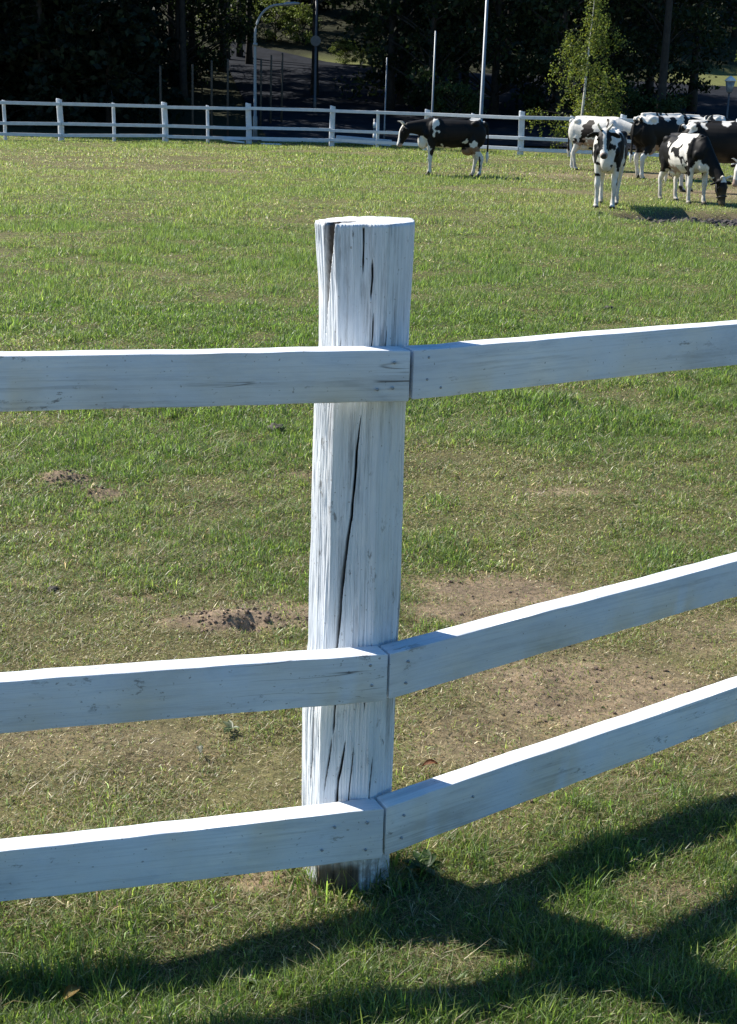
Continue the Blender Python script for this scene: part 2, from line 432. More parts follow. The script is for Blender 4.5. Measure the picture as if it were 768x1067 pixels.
def scatter(y0, y1, dens, h, wd, tri, seed, clump, lie0, mat_layer=None):
    r = np.random.default_rng(seed)
    xm = .30*y1+1.55
    xm += .7*(y1 >= 14)
    n = int((y1-y0)*2*xm*dens)
    x = r.uniform(-xm, xm, n); y = r.uniform(y0, y1, n)
    ok = np.abs(x) < .30*y+(1.5 if y1 < 14 else 2.2)
    x, y = x[ok], y[ok]
    cl = fbm(x*clump, y*clump, seed+3, 3); big = fbm(x*clump*.22, y*clump*.22, seed+8, 3)
    L = np.clip(lush(x, y) + (1.3 if y1 < 10 else 1.0)*(big-.5) + .5*(cl-.5), 0, 1)
    bq = bare(x, y)
    keep = r.random(len(x)) < (1-(.90 if not mat_layer else .35)*bq)*(.45+.55*L)*(.55+.9*cl)
    keep &= ~((np.abs(x+.025) < .09) & (np.abs(y-2.53) < .085))
    x, y, L, bq, cl = x[keep], y[keep], L[keep], bq[keep], cl[keep]
    straw = np.clip(.60-.62*L+.25*bq, .03, .8)
    if mat_layer: straw = np.full(len(x), mat_layer)-.35*L; lie0 = 1.2
    cc = np.clip((cl-.25)/.5, 0, 1)
    tuft = (.50+.85*cc) if y1 < 6.7 else (.38+1.15*cc**1.4)
    hh = h*(.46+.80*L)*tuft*(1-.45*bq)
    parts.append(grass_band(x, y, hh, np.full(len(x), wd), straw, np.clip(lie0-.35*L, 0.05, .9), seed+1, np.clip(1.0-.75*L+.3*(cl-.5)+.28*sst(13, 22, y), 0, 1), tri))
scatter(1.55, 2.75, 56000, .027, .0019, False, 11, 9, .50)
scatter(2.75, 4.3, 32000, .024, .0022, False, 12, 8, .60)
scatter(4.3, 6.6, 19000, .025, .0030, False, 13, 7, .55)
scatter(6.6, 10.5, 8500, .031, .0046, False, 14, 4, .48)
scatter(10.5, 17, 3900, .040, .0068, True, 15, 2.4, .42)
scatter(17, 29, 1600, .048, .011, True, 16, 1.4, .40)
scatter(29, 52, 600, .058, .020, True, 17, .8, .40)
# short sward under everything
scatter(1.6, 3.0, 34000, .017, .0020, True, 31, 9, .35, .62)
scatter(3.0, 5.0, 21000, .018, .0025, True, 32, 8, .35, .60)
scatter(5.0, 8.0, 9000, .021, .0038, True, 33, 6, .35, .55)
scatter(8.0, 13.0, 3600, .026, .0062, True, 34, 3, .35, .48)
scatter(13.0, 24.0, 1100, .034, .011, True, 35, 2, .35, .42)
# matted layer of cut straw and dead blades lying on the soil
scatter(1.6, 3.0, 17000, .030, .0017, True, 21, 9, 1.6, .80)
scatter(3.0, 5.0, 11000, .032, .0021, True, 22, 8, 1.6, .74)
scatter(5.0, 8.0, 4500, .036, .0034, True, 23, 6, 1.6, .60)
# longer uncut grass round the foot of the post
_r = np.random.default_rng(5); _n = 900
_a = _r.uniform(0, 2*np.pi, _n); _d = .092+np.abs(_r.normal(0, .05, _n))
_x = -.027+np.cos(_a)*_d; _y = POST_Y+np.sin(_a)*_d
parts.append(grass_band(_x, _y, np.full(_n, .055)*_r.uniform(.5, 1.3, _n), np.full(_n, .0028), np.full(_n, .25), .15, 6, np.full(_n, .35)))
off = 0; VV = []; Q = []; T = []; CC = []
for V, F, C in parts:
    for f in F: (Q if f.shape[1] == 4 else T).append(f+off)
    VV.append(V); CC.append(C); off += len(V)
gr = mesh_np('pasture_grass', np.concatenate(VV), [np.concatenate(Q), np.concatenate(T)], M['grass'], cols=np.concatenate(CC))
tag(gr, 'short green grass mixed with dry straw covering the pasture', 'grass', kind='stuff')

# ------------------------------------------------------------------ near fence
POST_Y = 2.497
PROF = [(-.12, -.0272, .193), (.144, -.0274, .1893), (.365, -.0273, .1909), (.47, -.024, .186), (.513, -.022, .1821), (.647, -.0223, .1814), (.845, -.0223, .1793), (.989, -.0203, .1765),
        (1.118, -.0154, .172), (1.217, -.0153, .1754), (1.288, -.0176, .182), (1.337, -.0193, .187)]
pz = np.array([p[0] for p in PROF]); px_ = np.array([p[1] for p in PROF]); pw = np.array([p[2] for p in PROF])
# drying cracks: list of (x, z) down the front, half width, depth
CRACKS = [([(.003, 1.0), (-.003, .93), (-.010, .80), (-.022, .70), (-.030, .60), (-.036, .50), (-.040, .42)], .0030, .030),
          ([(-.003, 1.335), (-.004, 1.29), (-.006, 1.255)], .0019, .012), ([(.012, 1.28), (.012, 1.25), (.009, 1.21)], .0021, .012),
          ([(.014, 1.19), (.012, 1.12), (.010, 1.06)], .0014, .006), ([(.038, 1.16), (.036, 1.08)], .0012, .005), ([(-.045, 1.14), (-.048, 1.04)], .0012, .004),
          ([(-.018, .72), (-.026, .62), (-.030, .55)], .0022, .010), ([(.036, .55), (.030, .48), (.028, .40)], .0020, .010), ([(.022, .53), (.020, .45)], .0017, .008),
          ([(-.030, .42), (-.032, .35)], .0024, .012), ([(-.006, .34), (-.018, .25), (-.022, .15), (-.024, .08)], .0027, .014), ([(-.034, .34), (-.042, .27), (-.046, .22)], .0018, .008),
          ([(.010, .33), (.004, .20), (.000, .12)], .0014, .005), ([(.048, .30), (.044, .16)], .0016, .006), ([(-.072, .45), (-.074, .2)], .0016, .005)]
SPLIT = [(-.0640, 1.345, .0100), (-.0665, 1.30, .0085), (-.070, 1.25, .0055), (-.072, 1.19, .0026), (-.073, 1.14, .0008)]
def make_post_mesh(seed, special):
    r = np.random.default_rng(seed)
    th = np.concatenate([np.linspace(-1.9, 1.9, 420, endpoint=False), np.linspace(1.9, 2*np.pi-1.9, 90, endpoint=False)])
    zs = np.concatenate([np.linspace(-.12, 1.30, 240), np.linspace(1.305, 1.337, 10)])
    TH, ZZ = np.meshgrid(th, zs)
    fac = [(-.10, .082), (-1.05, .087), (-1.9, .092), (.80, .0905), (1.62, .092), (2.5, .090), (3.4, .092), (4.1, .091)]
    P = np.zeros_like(TH)
    for k, (a, d) in enumerate(fac):
        dd = d + .006*(fbm(ZZ*2.2+k*7.3, ZZ*0+k, seed+k, 3)-.5)
        aa = a + .10*(fbm(ZZ*1.7+k*3.1, ZZ*0+k+.5, seed+40+k, 2)-.5)
        ca = np.cos(TH-aa)
        P += np.where(ca > .05, np.exp(-700*np.clip(dd/np.maximum(ca, .05), 0, .3)), 0)
    rad = -np.log(P)/700
    W = np.interp(ZZ, pz, pw); cx = np.interp(ZZ, pz, px_)
    rad = rad*W/.196
    rad += .0028*(fbm(TH*34, ZZ*3.0, seed+60, 4)-.5) + .007*(fbm(TH*4, ZZ*4, seed+70, 4)-.5) + .0016*(fbm(TH*60, ZZ*22, seed+75, 3)-.5)
    X = rad*np.sin(TH); Y = -rad*np.cos(TH)
    crack = np.zeros_like(X); dep = np.zeros_like(X); bare_and_shade = np.zeros_like(X)
    front = Y < .01
    wob = .004*(fbm(ZZ*14, ZZ*0, seed+80, 3)-.5)
    for pts, hw, dp in CRACKS:
        p = np.array(pts)[::-1]
        xc = np.interp(ZZ, p[:, 1], p[:, 0]) + wob
        tz = np.clip((ZZ-p[0, 1])/max(p[-1, 1]-p[0, 1], 1e-3), 0, 1)
        lens = np.clip(np.minimum(tz, 1-tz)*6, 0, 1) if pts[0][1] < 1.33 else np.clip(tz*4, 0, 1)
        hwz = hw*lens*(.7+.6*fbm(ZZ*30, ZZ*0+hw*1e3, seed+90, 2))
        q = np.where((ZZ >= p[0, 1]) & (ZZ <= p[-1, 1]) & front, np.clip(1-np.abs(X-xc+(.0 if special else .02))/np.maximum(hwz, 1e-5), 0, 1), 0)
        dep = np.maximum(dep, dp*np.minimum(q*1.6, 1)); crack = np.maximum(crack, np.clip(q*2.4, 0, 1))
    if special:
        p = np.array(SPLIT)[::-1]
        xc = np.interp(ZZ, p[:, 1], p[:, 0]); hwz = np.interp(ZZ, p[:, 1], p[:, 2])
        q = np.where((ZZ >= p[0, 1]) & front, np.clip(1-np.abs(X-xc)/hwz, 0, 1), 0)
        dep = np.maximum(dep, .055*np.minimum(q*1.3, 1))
        bare_and_shade = np.maximum(bare_and_shade, np.clip(q*7, 0, 1))
        # shade of the recess at the foot, painted as a dark patch
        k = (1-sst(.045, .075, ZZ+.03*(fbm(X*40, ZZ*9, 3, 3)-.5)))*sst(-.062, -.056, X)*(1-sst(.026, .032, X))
        bare_and_shade = np.maximum(bare_and_shade, np.where(front, k, 0))
    rad2 = np.clip(rad-dep, .02, 1)
    X = rad2*np.sin(TH)+cx; Y = -rad2*np.cos(TH)
    tilt = .010*(X/.09)*.3 + .006*(fbm(X*30, Y*30, seed+99, 3)-.5)
    Z = ZZ + np.where(ZZ > 1.30, tilt, 0)
    nz, nt_ = X.shape
    V = [np.stack([X.ravel(), Y.ravel(), Z.ravel()], 1)]
    idx = np.arange(nz*nt_).reshape(nz, nt_); nxt = np.roll(idx, -1, 1)
    F4 = np.stack([idx[:-1], nxt[:-1], nxt[1:], idx[1:]], -1).reshape(-1, 4)
    crk, bre = [crack.ravel()], [bare_and_shade.ravel()]
    prev = idx[-1]; base = nz*nt_; quads = [F4]
    tx_, ty_, tz_ = X[-1], Y[-1], Z[-1]; cx0 = px_[-1]
    for s in (.985, .93, .8, .6, .4, .2, .06):
        x = cx0+(tx_-cx0)*s; y = ty_*s
        z = 1.340 + .003*(fbm(x*60, y*60, seed+5, 3)-.5) + .002*np.sin(s*40) + .010*((x-cx0)/.09)*.3 + (0.0025 if s < .98 else .001)
        V.append(np.stack([x, y, z], 1)); cur = base+np.arange(nt_)
        quads.append(np.stack([prev, np.roll(prev, -1), np.roll(cur, -1), cur], -1)); prev = cur; base += nt_
        crk.append(crack[-1]*(s > .5)); bre.append(bare_and_shade[-1]*(s > .75))
    V.append(np.array([[cx0, 0, 1.341]])); c0 = base
    tri = np.stack([prev, np.roll(prev, -1), np.full(nt_, c0)], -1)
    crk.append([0]); bre.append([0])
    return np.concatenate(V), [np.concatenate(quads), tri], np.concatenate(crk), np.concatenate(bre)

fence = empty('wooden_fence', (-.025, POST_Y, 0), 'near white painted fence with a split log post and three square rails', 'fence')
def add_post(loc, rz, seed, special):
    V, F, crk, bre = make_post_mesh(seed, special)
    o = mesh_np('post', V, F, M['log'], fence, smooth=True, attrs={'crack': crk, 'bare': bre})  # the bare attribute also carries the painted foot shade
    o.location = Vector(loc) - fence.location; o.rotation_euler = (0, 0, rz)
    return o
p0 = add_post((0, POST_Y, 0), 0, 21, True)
p0['label'] = 'log post split at its top left with a long drying crack'

D_RAIL = .046
def make_rail(J, ang, L, ht0, slope, ht1, sgn, miter, seed, depth=D_RAIL, end_cut=0.0):
    """J: top front edge at the joint; local x runs outward; sgn: +1 when depth goes to local +y."""
    prof = []
    bv = .0020
    def corner(y, z, a0):
        for k in range(4):
            a = a0 + k*math.pi/6
            prof.append((y+bv*math.cos(a), z+bv*math.sin(a)))
    # unit profile corners given with y in 0..1 , z in -1..0 ; handled below
    nseg = 90
    xs_ = np.linspace(0, L, nseg+1)
    r = np.random.default_rng(seed)
    rings = []
    s0 = r.uniform(0, 50)
    for k, x in enumerate(xs_):
        ht = ht0 + (ht1-ht0)*min(x/.9, 2.6)
        prof = []
        for (cy, cz, a0) in ((depth-bv, -bv, 0), (bv, -bv, math.pi/2), (bv, -ht+bv, math.pi), (depth-bv, -ht+bv, 1.5*math.pi)):
            for q in range(4):
                a = a0+q*math.pi/6
                prof.append((cy+bv*math.cos(a), cz+bv*math.sin(a)))
        P = np.array(prof)
        wz = .0035*(vn(np.array([x*3+s0]), np.array([1.]), seed)[0]-.5) + .0018*(vn(np.array([x*16+s0]), np.array([2.]), seed)[0]-.5)
        wy = .004*(vn(np.array([x*2.3+s0]), np.array([3.]), seed)[0]-.5)
        jit = .0009*(vn(np.arange(16)*3.3+s0, np.full(16, x*25.), seed+4)-.5)
        y = P[:, 0]+wy+jit; z = P[:, 1]+wz+jit+slope*x
        xx = np.full(16, x)
        if k == 0: xx = miter*P[:, 0]
        rings.append(np.stack([xx, y*sgn, z], 1))
    # pinch the ends to round the sawn edge
    e = rings[0].copy(); c = e.mean(0); e[:, 1:] = c[1:] + (e[:, 1:]-c[1:])*.97; rings[0][:, 0] += .0018; rings.insert(0, e)
    e = rings[-1].copy(); c = e.mean(0); e[:, 1:] = c[1:] + (e[:, 1:]-c[1:])*.97; e[:, 0] += .003; rings.append(e)
    nr = len(rings); V = np.concatenate(rings); idx = np.arange(nr*16).reshape(nr, 16); nxt = np.roll(idx, -1, 1)
    F4 = np.stack([idx[:-1], nxt[:-1], nxt[1:], idx[1:]], -1).reshape(-1, 4)
    if sgn > 0: F4 = F4[:, ::-1]
    caps = np.array([idx[0], idx[-1][::-1]]) if sgn > 0 else np.array([idx[0][::-1], idx[-1]])
    o = mesh_np('rail', V, [F4, caps], M['board'], fence, smooth=True)
    try: o.data.set_sharp_from_angle(angle=R(50))
    except Exception: pass
    o.location = Vector(J)-fence.location; o.rotation_euler = (0, 0, R(ang))
    return o
def nail(rail, x, z, sgn, r=.0028):
    bm = bmesh.new()
    m = Matrix.Translation((x, -sgn*.0012, z)) @ Matrix.Rotation(math.pi/2, 4, 'X')
    bmesh.ops.create_cone(bm, cap_ends=True, segments=12, radius1=r, radius2=r*.8, depth=.004, matrix=m)
    bm_obj('nail', bm, M['nail'], rail)
LA, RA = 194.8, 35.0
mit = math.tan(R(10.1))
# J x, z top, height at joint, left: (slope, far height), right: (slope, far height), nails left, nails right
RAILS = [(.0705, 1.129, .093, (.0056, .094), (-.0139, .089), [(.030, -.022), (.032, -.068), (.060, -.070)], [(.032, -.016), (.030, -.056), (.062, -.074)]),
         (.0475, .543, .098, (.003, .101), (.0152, .091), [(.034, -.020), (.030, -.062)], [(.042, -.026), (.038, -.07)]),
         (.0505, .213, .112, (-.011, .105), (.0164, .096), [(.034, -.028), (.036, -.088), (.10, -.030), (.125, -.078)], [(.042, -.030), (.038, -.080), (.22, -.04)])]
for k, (jx, jz, ht, (ls, lh), (rs, rh), nl_, nr_) in enumerate(RAILS):
    g = .0034
    la, ra = R(LA), R(RA)
    JL = (jx+g*math.cos(la), 2.375+g*math.sin(la), jz); JR = (jx+g*math.cos(ra), 2.375+g*math.sin(ra), jz)
    rl = make_rail(JL, LA, 2.48, ht, ls, lh, -1, mit, 100+k)
    rr = make_rail(JR, RA, 2.48, ht-.003, rs, rh, +1, mit, 120+k)
    for (x, z) in nl_: nail(rl, x, z, -1)
    for (x, z) in nr_: nail(rr, x, z, +1)
lx, ly = 0.05+2.45*math.cos(R(LA)), 2.375+2.45*math.sin(R(LA))
rx, ry = 0.05+2.45*math.cos(R(RA)), 2.375+2.45*math.sin(R(RA))
add_post((lx+.02+.03, ly+.15, 0), R(15), 33, False)
add_post((rx-.09+.03, ry+.125, 0.02), R(35), 34, False)

# ------------------------------------------------------------------ far fence
ff = empty('paddock_fence', (0, 49.5, 0), 'far white rail fence crossing the pasture behind the cows', 'fence')
BIG = [(-17.6, 44.3), (-14.1, 45.5), (-10.7, 46.89), (-7.42, 48.4), (-4.63, 49.6), (-1.67, 49.2), (1.59, 47.2), (4.57, 44.9), (7.58, 43.5), (10.86, 42.3), (14.2, 41.4)]
def far_post(name, x, y, wdt, top, lean=0.0):
    bm = bmesh.new()
    z0 = gzs(x, y)
    n = 10
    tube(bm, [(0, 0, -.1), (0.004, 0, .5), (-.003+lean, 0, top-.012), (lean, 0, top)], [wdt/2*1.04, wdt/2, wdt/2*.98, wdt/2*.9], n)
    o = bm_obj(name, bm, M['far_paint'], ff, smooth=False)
    o.location = Vector((x, y, z0))-ff.location
    return o
for k, (x, y) in enumerate(BIG):
    far_post('post', x, y, .20+.02*random.random(), 1.36+random.uniform(-.03, .03), random.uniform(-.03, .03))
def far_rail(a, b, zc, ht, th, offy):
    bm = bmesh.new()
    ax, ay = a; bx, by = b
    za, zb = gzs(ax, ay)+zc+random.uniform(-.03, .03), gzs(bx, by)+zc+random.uniform(-.03, .03)
    L = math.hypot(bx-ax, by-ay); ang = math.atan2(by-ay, bx-ax)
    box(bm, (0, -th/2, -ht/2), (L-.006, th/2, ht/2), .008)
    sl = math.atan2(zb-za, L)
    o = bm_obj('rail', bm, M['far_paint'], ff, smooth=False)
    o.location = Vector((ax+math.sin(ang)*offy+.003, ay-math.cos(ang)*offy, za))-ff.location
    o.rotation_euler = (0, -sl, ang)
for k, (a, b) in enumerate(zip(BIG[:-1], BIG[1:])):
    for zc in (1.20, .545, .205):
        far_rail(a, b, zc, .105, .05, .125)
    mx, my = (a[0]+b[0])/2, (a[1]+b[1])/2
    if k != 4:
        ang = math.atan2(b[1]-a[1], b[0]-a[0])
        far_post('slim_post', mx+math.sin(ang)*.02, my-math.cos(ang)*.02, .115, 1.27)

# ------------------------------------------------------------------ cows
COWCOL = {'k': (0.007, 0.0065, 0.0065), 'w': (0.74, 0.71, 0.66), 'b': (0.015, 0.010, 0.008), 'p': (0.40, 0.29, 0.24), 'g': (0.05, 0.045, 0.04), 't': (0.26, 0.16, 0.10)}
M['hide'] = None
def hide_mat():
    m, nt, b = newmat('cow_hide')
    at = N(nt, 'ShaderNodeAttribute', attribute_name='tint')
    f = noise(nt, mapped(nt, (1, 1, 1)), 14, 4)
    r = ramp(nt, f, [(0.3, (0.86, 0.85, 0.83)), (0.7, (1.06, 1.05, 1.03))]).outputs[0]
    nt.links.new(mix(nt, 1.0, at.outputs['Color'], r, 'MULTIPLY'), b.inputs['Base Color'])
    b.inputs['Roughness'].default_value = 0.6; b.inputs['Specular IOR Level'].default_value = 0.18
    return m
M['hide'] = hide_mat()
def v3noise(P, s, seed):
    return (vn(P[:, 0]*s+seed, P[:, 2]*s+seed*1.7, seed) + vn(P[:, 1]*s+seed*.6, P[:, 2]*s+3, seed+5) + vn(P[:, 0]*s+5, P[:, 1]*s+1, seed+9))/3-.5
def make_cow(label, loc, rz, scale, base, blobs, head, hblobs, legs=None, tail_side=0.03, seed=1, horns=True, udder=True, eyes=True, halter=False, deep=1.0, group='black and white cattle grazing in the pasture', fat=1.0):
    """head = (poll point, muzzle direction) in cow space: +x nose, z up. legs: dx per leg (fl, fr, hl, hr)."""
    legs = legs or (0, 0, 0, 0)
    bm = bmesh.new()
    T = [(-.815, 1.06, .05, .07), (-.79, 1.04, .14, .19), (-.70, 1.015, .215, .27), (-.58, .985, .255, .305), (-.42, .945, .265, .325), (-.2, .92, .29, .35), (.0, .91, .30, .365), (.2, .915, .285, .36),
         (.38, .94, .235, .345), (.52, .955, .19, .30), (.63, .96, .14, .22), (.70, .96, .07, .12)]
    tube(bm, [(x, 0, z+b*(1-deep)) for x, z, a, b in T], [(a*fat, b*deep) for x, z, a, b in T], 24)
    ellipsoid(bm, (.60, 0, .78), (.13, .11, .18))                       # brisket
    ellipsoid(bm, (.36, .14, .98), (.16, .12, .28)); ellipsoid(bm, (.36, -.14, .98), (.16, .12, .28))    # shoulders
    for s in (1, -1): ellipsoid(bm, (-.56, .175*s, 1.18), (.10, .07, .07))  # hips
    for s in (1, -1): ellipsoid(bm, (-.62, .14*s, .92), (.19, .12, .27))  # thighs
    for s in (1, -1): ellipsoid(bm, (-.78, .09*s, 1.17), (.05, .04, .06))  # pin bones
    if udder: ellipsoid(bm, (-.43, 0, .60), (.16, .12, .12))
    poll = Vector(head[0]); md = Vector(head[1]).normalized()
    # neck
    a = Vector((.44, 0, 1.06)); q = poll - md*.02 + Vector((-.03, 0, -.06))
    dv = q-a; m1 = a+dv*.33+Vector((0, 0, .01)); m2 = a+dv*.68+Vector((0, 0, .01))
    tube(bm, [a-dv*.1, a, m1, m2, q], [(.15, .24), (.145, .235), (.11, .185), (.09, .145), (.075, .115)], 18)
    # head frame: t along md, s side, u up
    s_ = md.cross(Vector((0, 0, 1))); s_ = s_.normalized() if s_.length > .05 else Vector((0, -1, 0))
    u_ = s_.cross(md).normalized()
    hp = lambda t, s=0, u=0: poll + md*t + s_*s + u_*u
    tube(bm, [hp(-.03, 0, -.03), hp(.0, 0, -.03), hp(.08, 0, -.045), (hp(.17, 0, -.055)), hp(.28, 0, -.055), hp(.38, 0, -.055), hp(.44, 0, -.055), hp(.475, 0, -.06)],
         [(.06, .06), (.092, .088), (.108, .118), (.100, .125), (.073, .092), (.064, .070), (.066, .066), (.040, .040)], 18, up=u_)
    for s in (1, -1):
        ellipsoid(bm, hp(.13, .088*s, .005), (.035, .03, .03), 8)       # brow
        e0 = hp(.03, .085*s, -.01); e1 = hp(.045, .17*s, -.015); e2 = hp(.06, .235*s, -.045); e3 = hp(.07, .27*s, -.065)
        tube(bm, [e0, e1, e2, e3], [(.028, .022), (.056, .024), (.050, .022), (.016, .014)], 10, up=u_.cross(s_))
    # ribs, flank hollow edge, backbone and shoulder point
    tube(bm, [(-.70, 0, 1.275), (-.45, 0, 1.29), (0, 0, 1.275), (.35, 0, 1.29), (.5, 0, 1.27)], [(.05, .025)]*5, 8)
    for s in (1, -1):
        ellipsoid(bm, (.56, .155*s, .93), (.06, .05, .08)); ellipsoid(bm, (.28, .13*s, 1.17), (.10, .06, .12))
        ellipsoid(bm, (-.50, .205*s, .82), (.05, .035, .14))
    # legs
    for i_, s in ((0, 1), (1, -1)):
        d = legs[i_]
        tube(bm, [(.40, .13*s, .92), (.41+d*.1, .145*s, .78), (.42+d*.3, .145*s, .62), (.425+d*.6, .14*s, .48), (.435+d*.7, .14*s, .39), (.43+d*.75, .138*s, .31), (.43+d*.9, .135*s, .17), (.435+d, .135*s, .115), (.455+d, .135*s, .06), (.47+d, .135*s, .045), (.475+d, .135*s, .0)],
             [(.10, .12), (.085, .115), (.062, .085), (.050, .060), (.052, .058), (.038, .042), (.034, .037), (.042, .046), (.040, .042), (.052, .060), (.056, .066)], 12, up=Vector((1, 0, 0)))
    for i_, s in ((2, 1), (3, -1)):
        d = legs[i_]
        tube(bm, [(-.60, .13*s, .98), (-.54+d*.1, .155*s, .80), (-.53+d*.3, .16*s, .67), (-.60+d*.5, .155*s, .55), (-.675+d*.7, .15*s, .45), (-.685+d*.75, .148*s, .40), (-.67+d*.85, .145*s, .30), (-.655+d*.95, .14*s, .17), (-.65+d, .14*s, .115), (-.625+d, .14*s, .06), (-.61+d, .14*s, .045), (-.605+d, .14*s, 0)],
             [(.11, .17), (.105, .16), (.085, .115), (.060, .080), (.046, .066), (.044, .060), (.035, .044), (.036, .040), (.043, .047), (.040, .042), (.052, .060), (.056, .066)], 12, up=Vector((1, 0, 0)))
    # tail
    tube(bm, [(-.76, 0, 1.22), (-.83, tail_side*.3, 1.20), (-.865, tail_side*.6, 1.05), (-.875, tail_side, .80), (-.87, tail_side*1.2, .60), (-.87, tail_side*1.3, .46), (-.865, tail_side*1.3, .33)], [.034, .030, .024, .021, .027, .042, .016], 8, up=Vector((1, 0, 0)))
    me = bpy.data.meshes.new('tmp'); bm.to_mesh(me); bm.free()
    tmp = bpy.data.objects.new('tmp', me); COL.objects.link(tmp)
    md_ = tmp.modifiers.new('r', 'REMESH'); md_.mode = 'VOXEL'; md_.voxel_size = .0165
    sm = tmp.modifiers.new('s', 'SMOOTH'); sm.factor = .5; sm.iterations = 4
    dg = bpy.context.evaluated_depsgraph_get(); ev = tmp.evaluated_get(dg)
    body_me = bpy.data.meshes.new_from_object(ev)
    bpy.data.objects.remove(tmp, do_unlink=True)
    n = len(body_me.vertices); P = np.empty(n*3, dtype=np.float32); body_me.vertices.foreach_get('co', P); P = P.reshape(-1, 3).astype(float)
    W = P + .15*np.stack([v3noise(P, 5, seed), v3noise(P+3, 5, seed+20), v3noise(P+7, 5, seed+40)], 1)*2 + .10*np.stack([v3noise(P, 15, seed+3), v3noise(P+3, 17, seed+23), v3noise(P+7, 17, seed+43)], 1)*2
    C = np.tile(np.array(COWCOL[base]), (n, 1))
    for (cx, cy, cz, rx, ry, rz_, c) in blobs:
        msk = ((W[:, 0]-cx)/rx)**2 + ((W[:, 1]-cy)/ry)**2 + ((W[:, 2]-cz)/rz_)**2 < 1
        C[msk] = COWCOL[c]
    # head painted in its own frame
    D = P-np.array(poll); t = D@np.array(md); s = D@np.array(s_); u = D@np.array(u_)
    inh = (t > -.06) & (t < .52) & (np.abs(s) < .30) & (np.abs(u+.04) < .17) & (np.abs(s) < np.where(t < .11, .30, .16))
    hw = t + .025*2*v3noise(P, 11, seed+7); sw = s + .02*2*v3noise(P+5, 13, seed+8)
    for (t0, t1, s0, s1, u0, u1, c) in hblobs:
        msk = inh & (hw > t0) & (hw < t1) & (sw > s0) & (sw < s1) & (u > u0) & (u < u1)
        C[msk] = COWCOL[c]
    C *= np.exp(.12*v3noise(P, 23, seed+60))[:, None]
    kd = np.clip(1-(P[:, 2]-.05)/.42, 0, 1)*np.clip(.55+2.2*v3noise(P, 14, seed+61), 0, 1)*.75
    C = C*(1-kd[:, None]) + np.array([.17, .13, .085])*kd[:, None]      # dried mud on the shanks
    kb = np.clip(1-np.abs(P[:, 2]-.62)/.14, 0, 1)*np.clip(.1+2.5*v3noise(P, 9, seed+62), 0, 1)*.5
    C = C*(1-kb[:, None]) + np.array([.20, .15, .10])*kb[:, None]
    C[P[:, 2] < .055] = COWCOL['g']
    a = body_me.color_attributes.new('tint', 'FLOAT_COLOR', 'POINT')
    c4 = np.ones((n, 4), dtype=np.float32); c4[:, :3] = C; a.data.foreach_set('color', c4.ravel())
    body_me.polygons.foreach_set('use_smooth', np.ones(len(body_me.polygons), dtype=bool))
    body_me.materials.clear(); body_me.materials.append(M['hide'])
    root = empty('cow', (loc[0], loc[1], gzs(loc[0], loc[1])-.01), label, 'cow', group, rz)
    root.scale = (scale,)*3
    body = bpy.data.objects.new('body', body_me); link(body, root)
    if horns:
        for sg in (1, -1):
            b2 = bmesh.new()
            tube(b2, [hp(-.01, .05*sg, .03), hp(-.035, .085*sg, .06), hp(-.05, .115*sg, .115), hp(-.035, .11*sg, .17)], [.024, .021, .015, .004], 8, up=u_.cross(s_))
            bm_obj('horn', b2, M['horn'], root)
    if eyes:
        for sg in (1, -1):
            b2 = bmesh.new(); ellipsoid(b2, hp(.145, .103*sg, -.015), (.02, .02, .02), 10)
            bm_obj('eye', b2, M['eye'], root)
    if halter:
        b2 = bmesh.new()
        ring = [(hp(.30, .085*math.cos(a), -.055+.10*math.sin(a))) for a in np.linspace(0, 2*math.pi, 17)]
        tube(b2, ring, [.012]*17, 6, cap=False)
        tube(b2, [hp(.05, .115, -.05), hp(.18, .108, -.06), hp(.30, .085, -.06)], [.012]*3, 6); tube(b2, [hp(.05, -.115, -.05), hp(.18, -.108, -.06), hp(.30, -.085, -.06)], [.012]*3, 6)
        tube(b2, [hp(.30, -.09, -.08), hp(.26, -.12, -.2), Vector(hp(.26, -.16, -.3)) + Vector((0, 0, -.1))], [.02, .022, .012], 6)
        bm_obj('halter', b2, M['strap'], root)
    return root

HB = [(-.1, .6, -.4, .4, -.3, .3, 'k')]
# 1: lone dark cow, left flank to us, nose to the left
make_cow('dark cow standing alone sideways with a white blaze and white lower legs', (1.55, 30.6), R(184), .97, 'k',
    [(0, 0, .35, 2, 1, .27, 'w'), (.43, 0, .60, .05, .5, .16, 'k'), (.36, .3, 1.20, .060, .3, .20, 'w'), (.36, .3, .96, .04, .2, .07, 'w'), (-.60, 0, 1.31, .17, .3, .11, 'w'), (-.50, .3, .72, .10, .2, .10, 'w'), (.1, 0, .60, .35, .3, .07, 'w'), (-.38, .1, .60, .28, .35, .11, 't'), (-.38, .3, .80, .03, .2, .09, 'w'),
     (-.68, 0, .28, .06, .5, .12, 'b'), (.62, 0, .68, .16, .3, .14, 'w'), (.22, .25, .72, .05, .2, .1, 'w'), (-.1, .3, .98, .30, .3, .16, 'b')],
    ((1.03, .02, 1.10), (.36, .04, -.90)), HB+[(-.02, .42, -.045, .045, .0, .3, 'w'), (.30, .52, -.06, .06, -.02, .3, 'w'), (.40, .6, -.3, .3, -.3, -.03, 'p')],
    legs=(.02, -.03, -.05, .06), seed=3, deep=.88, fat=.9)
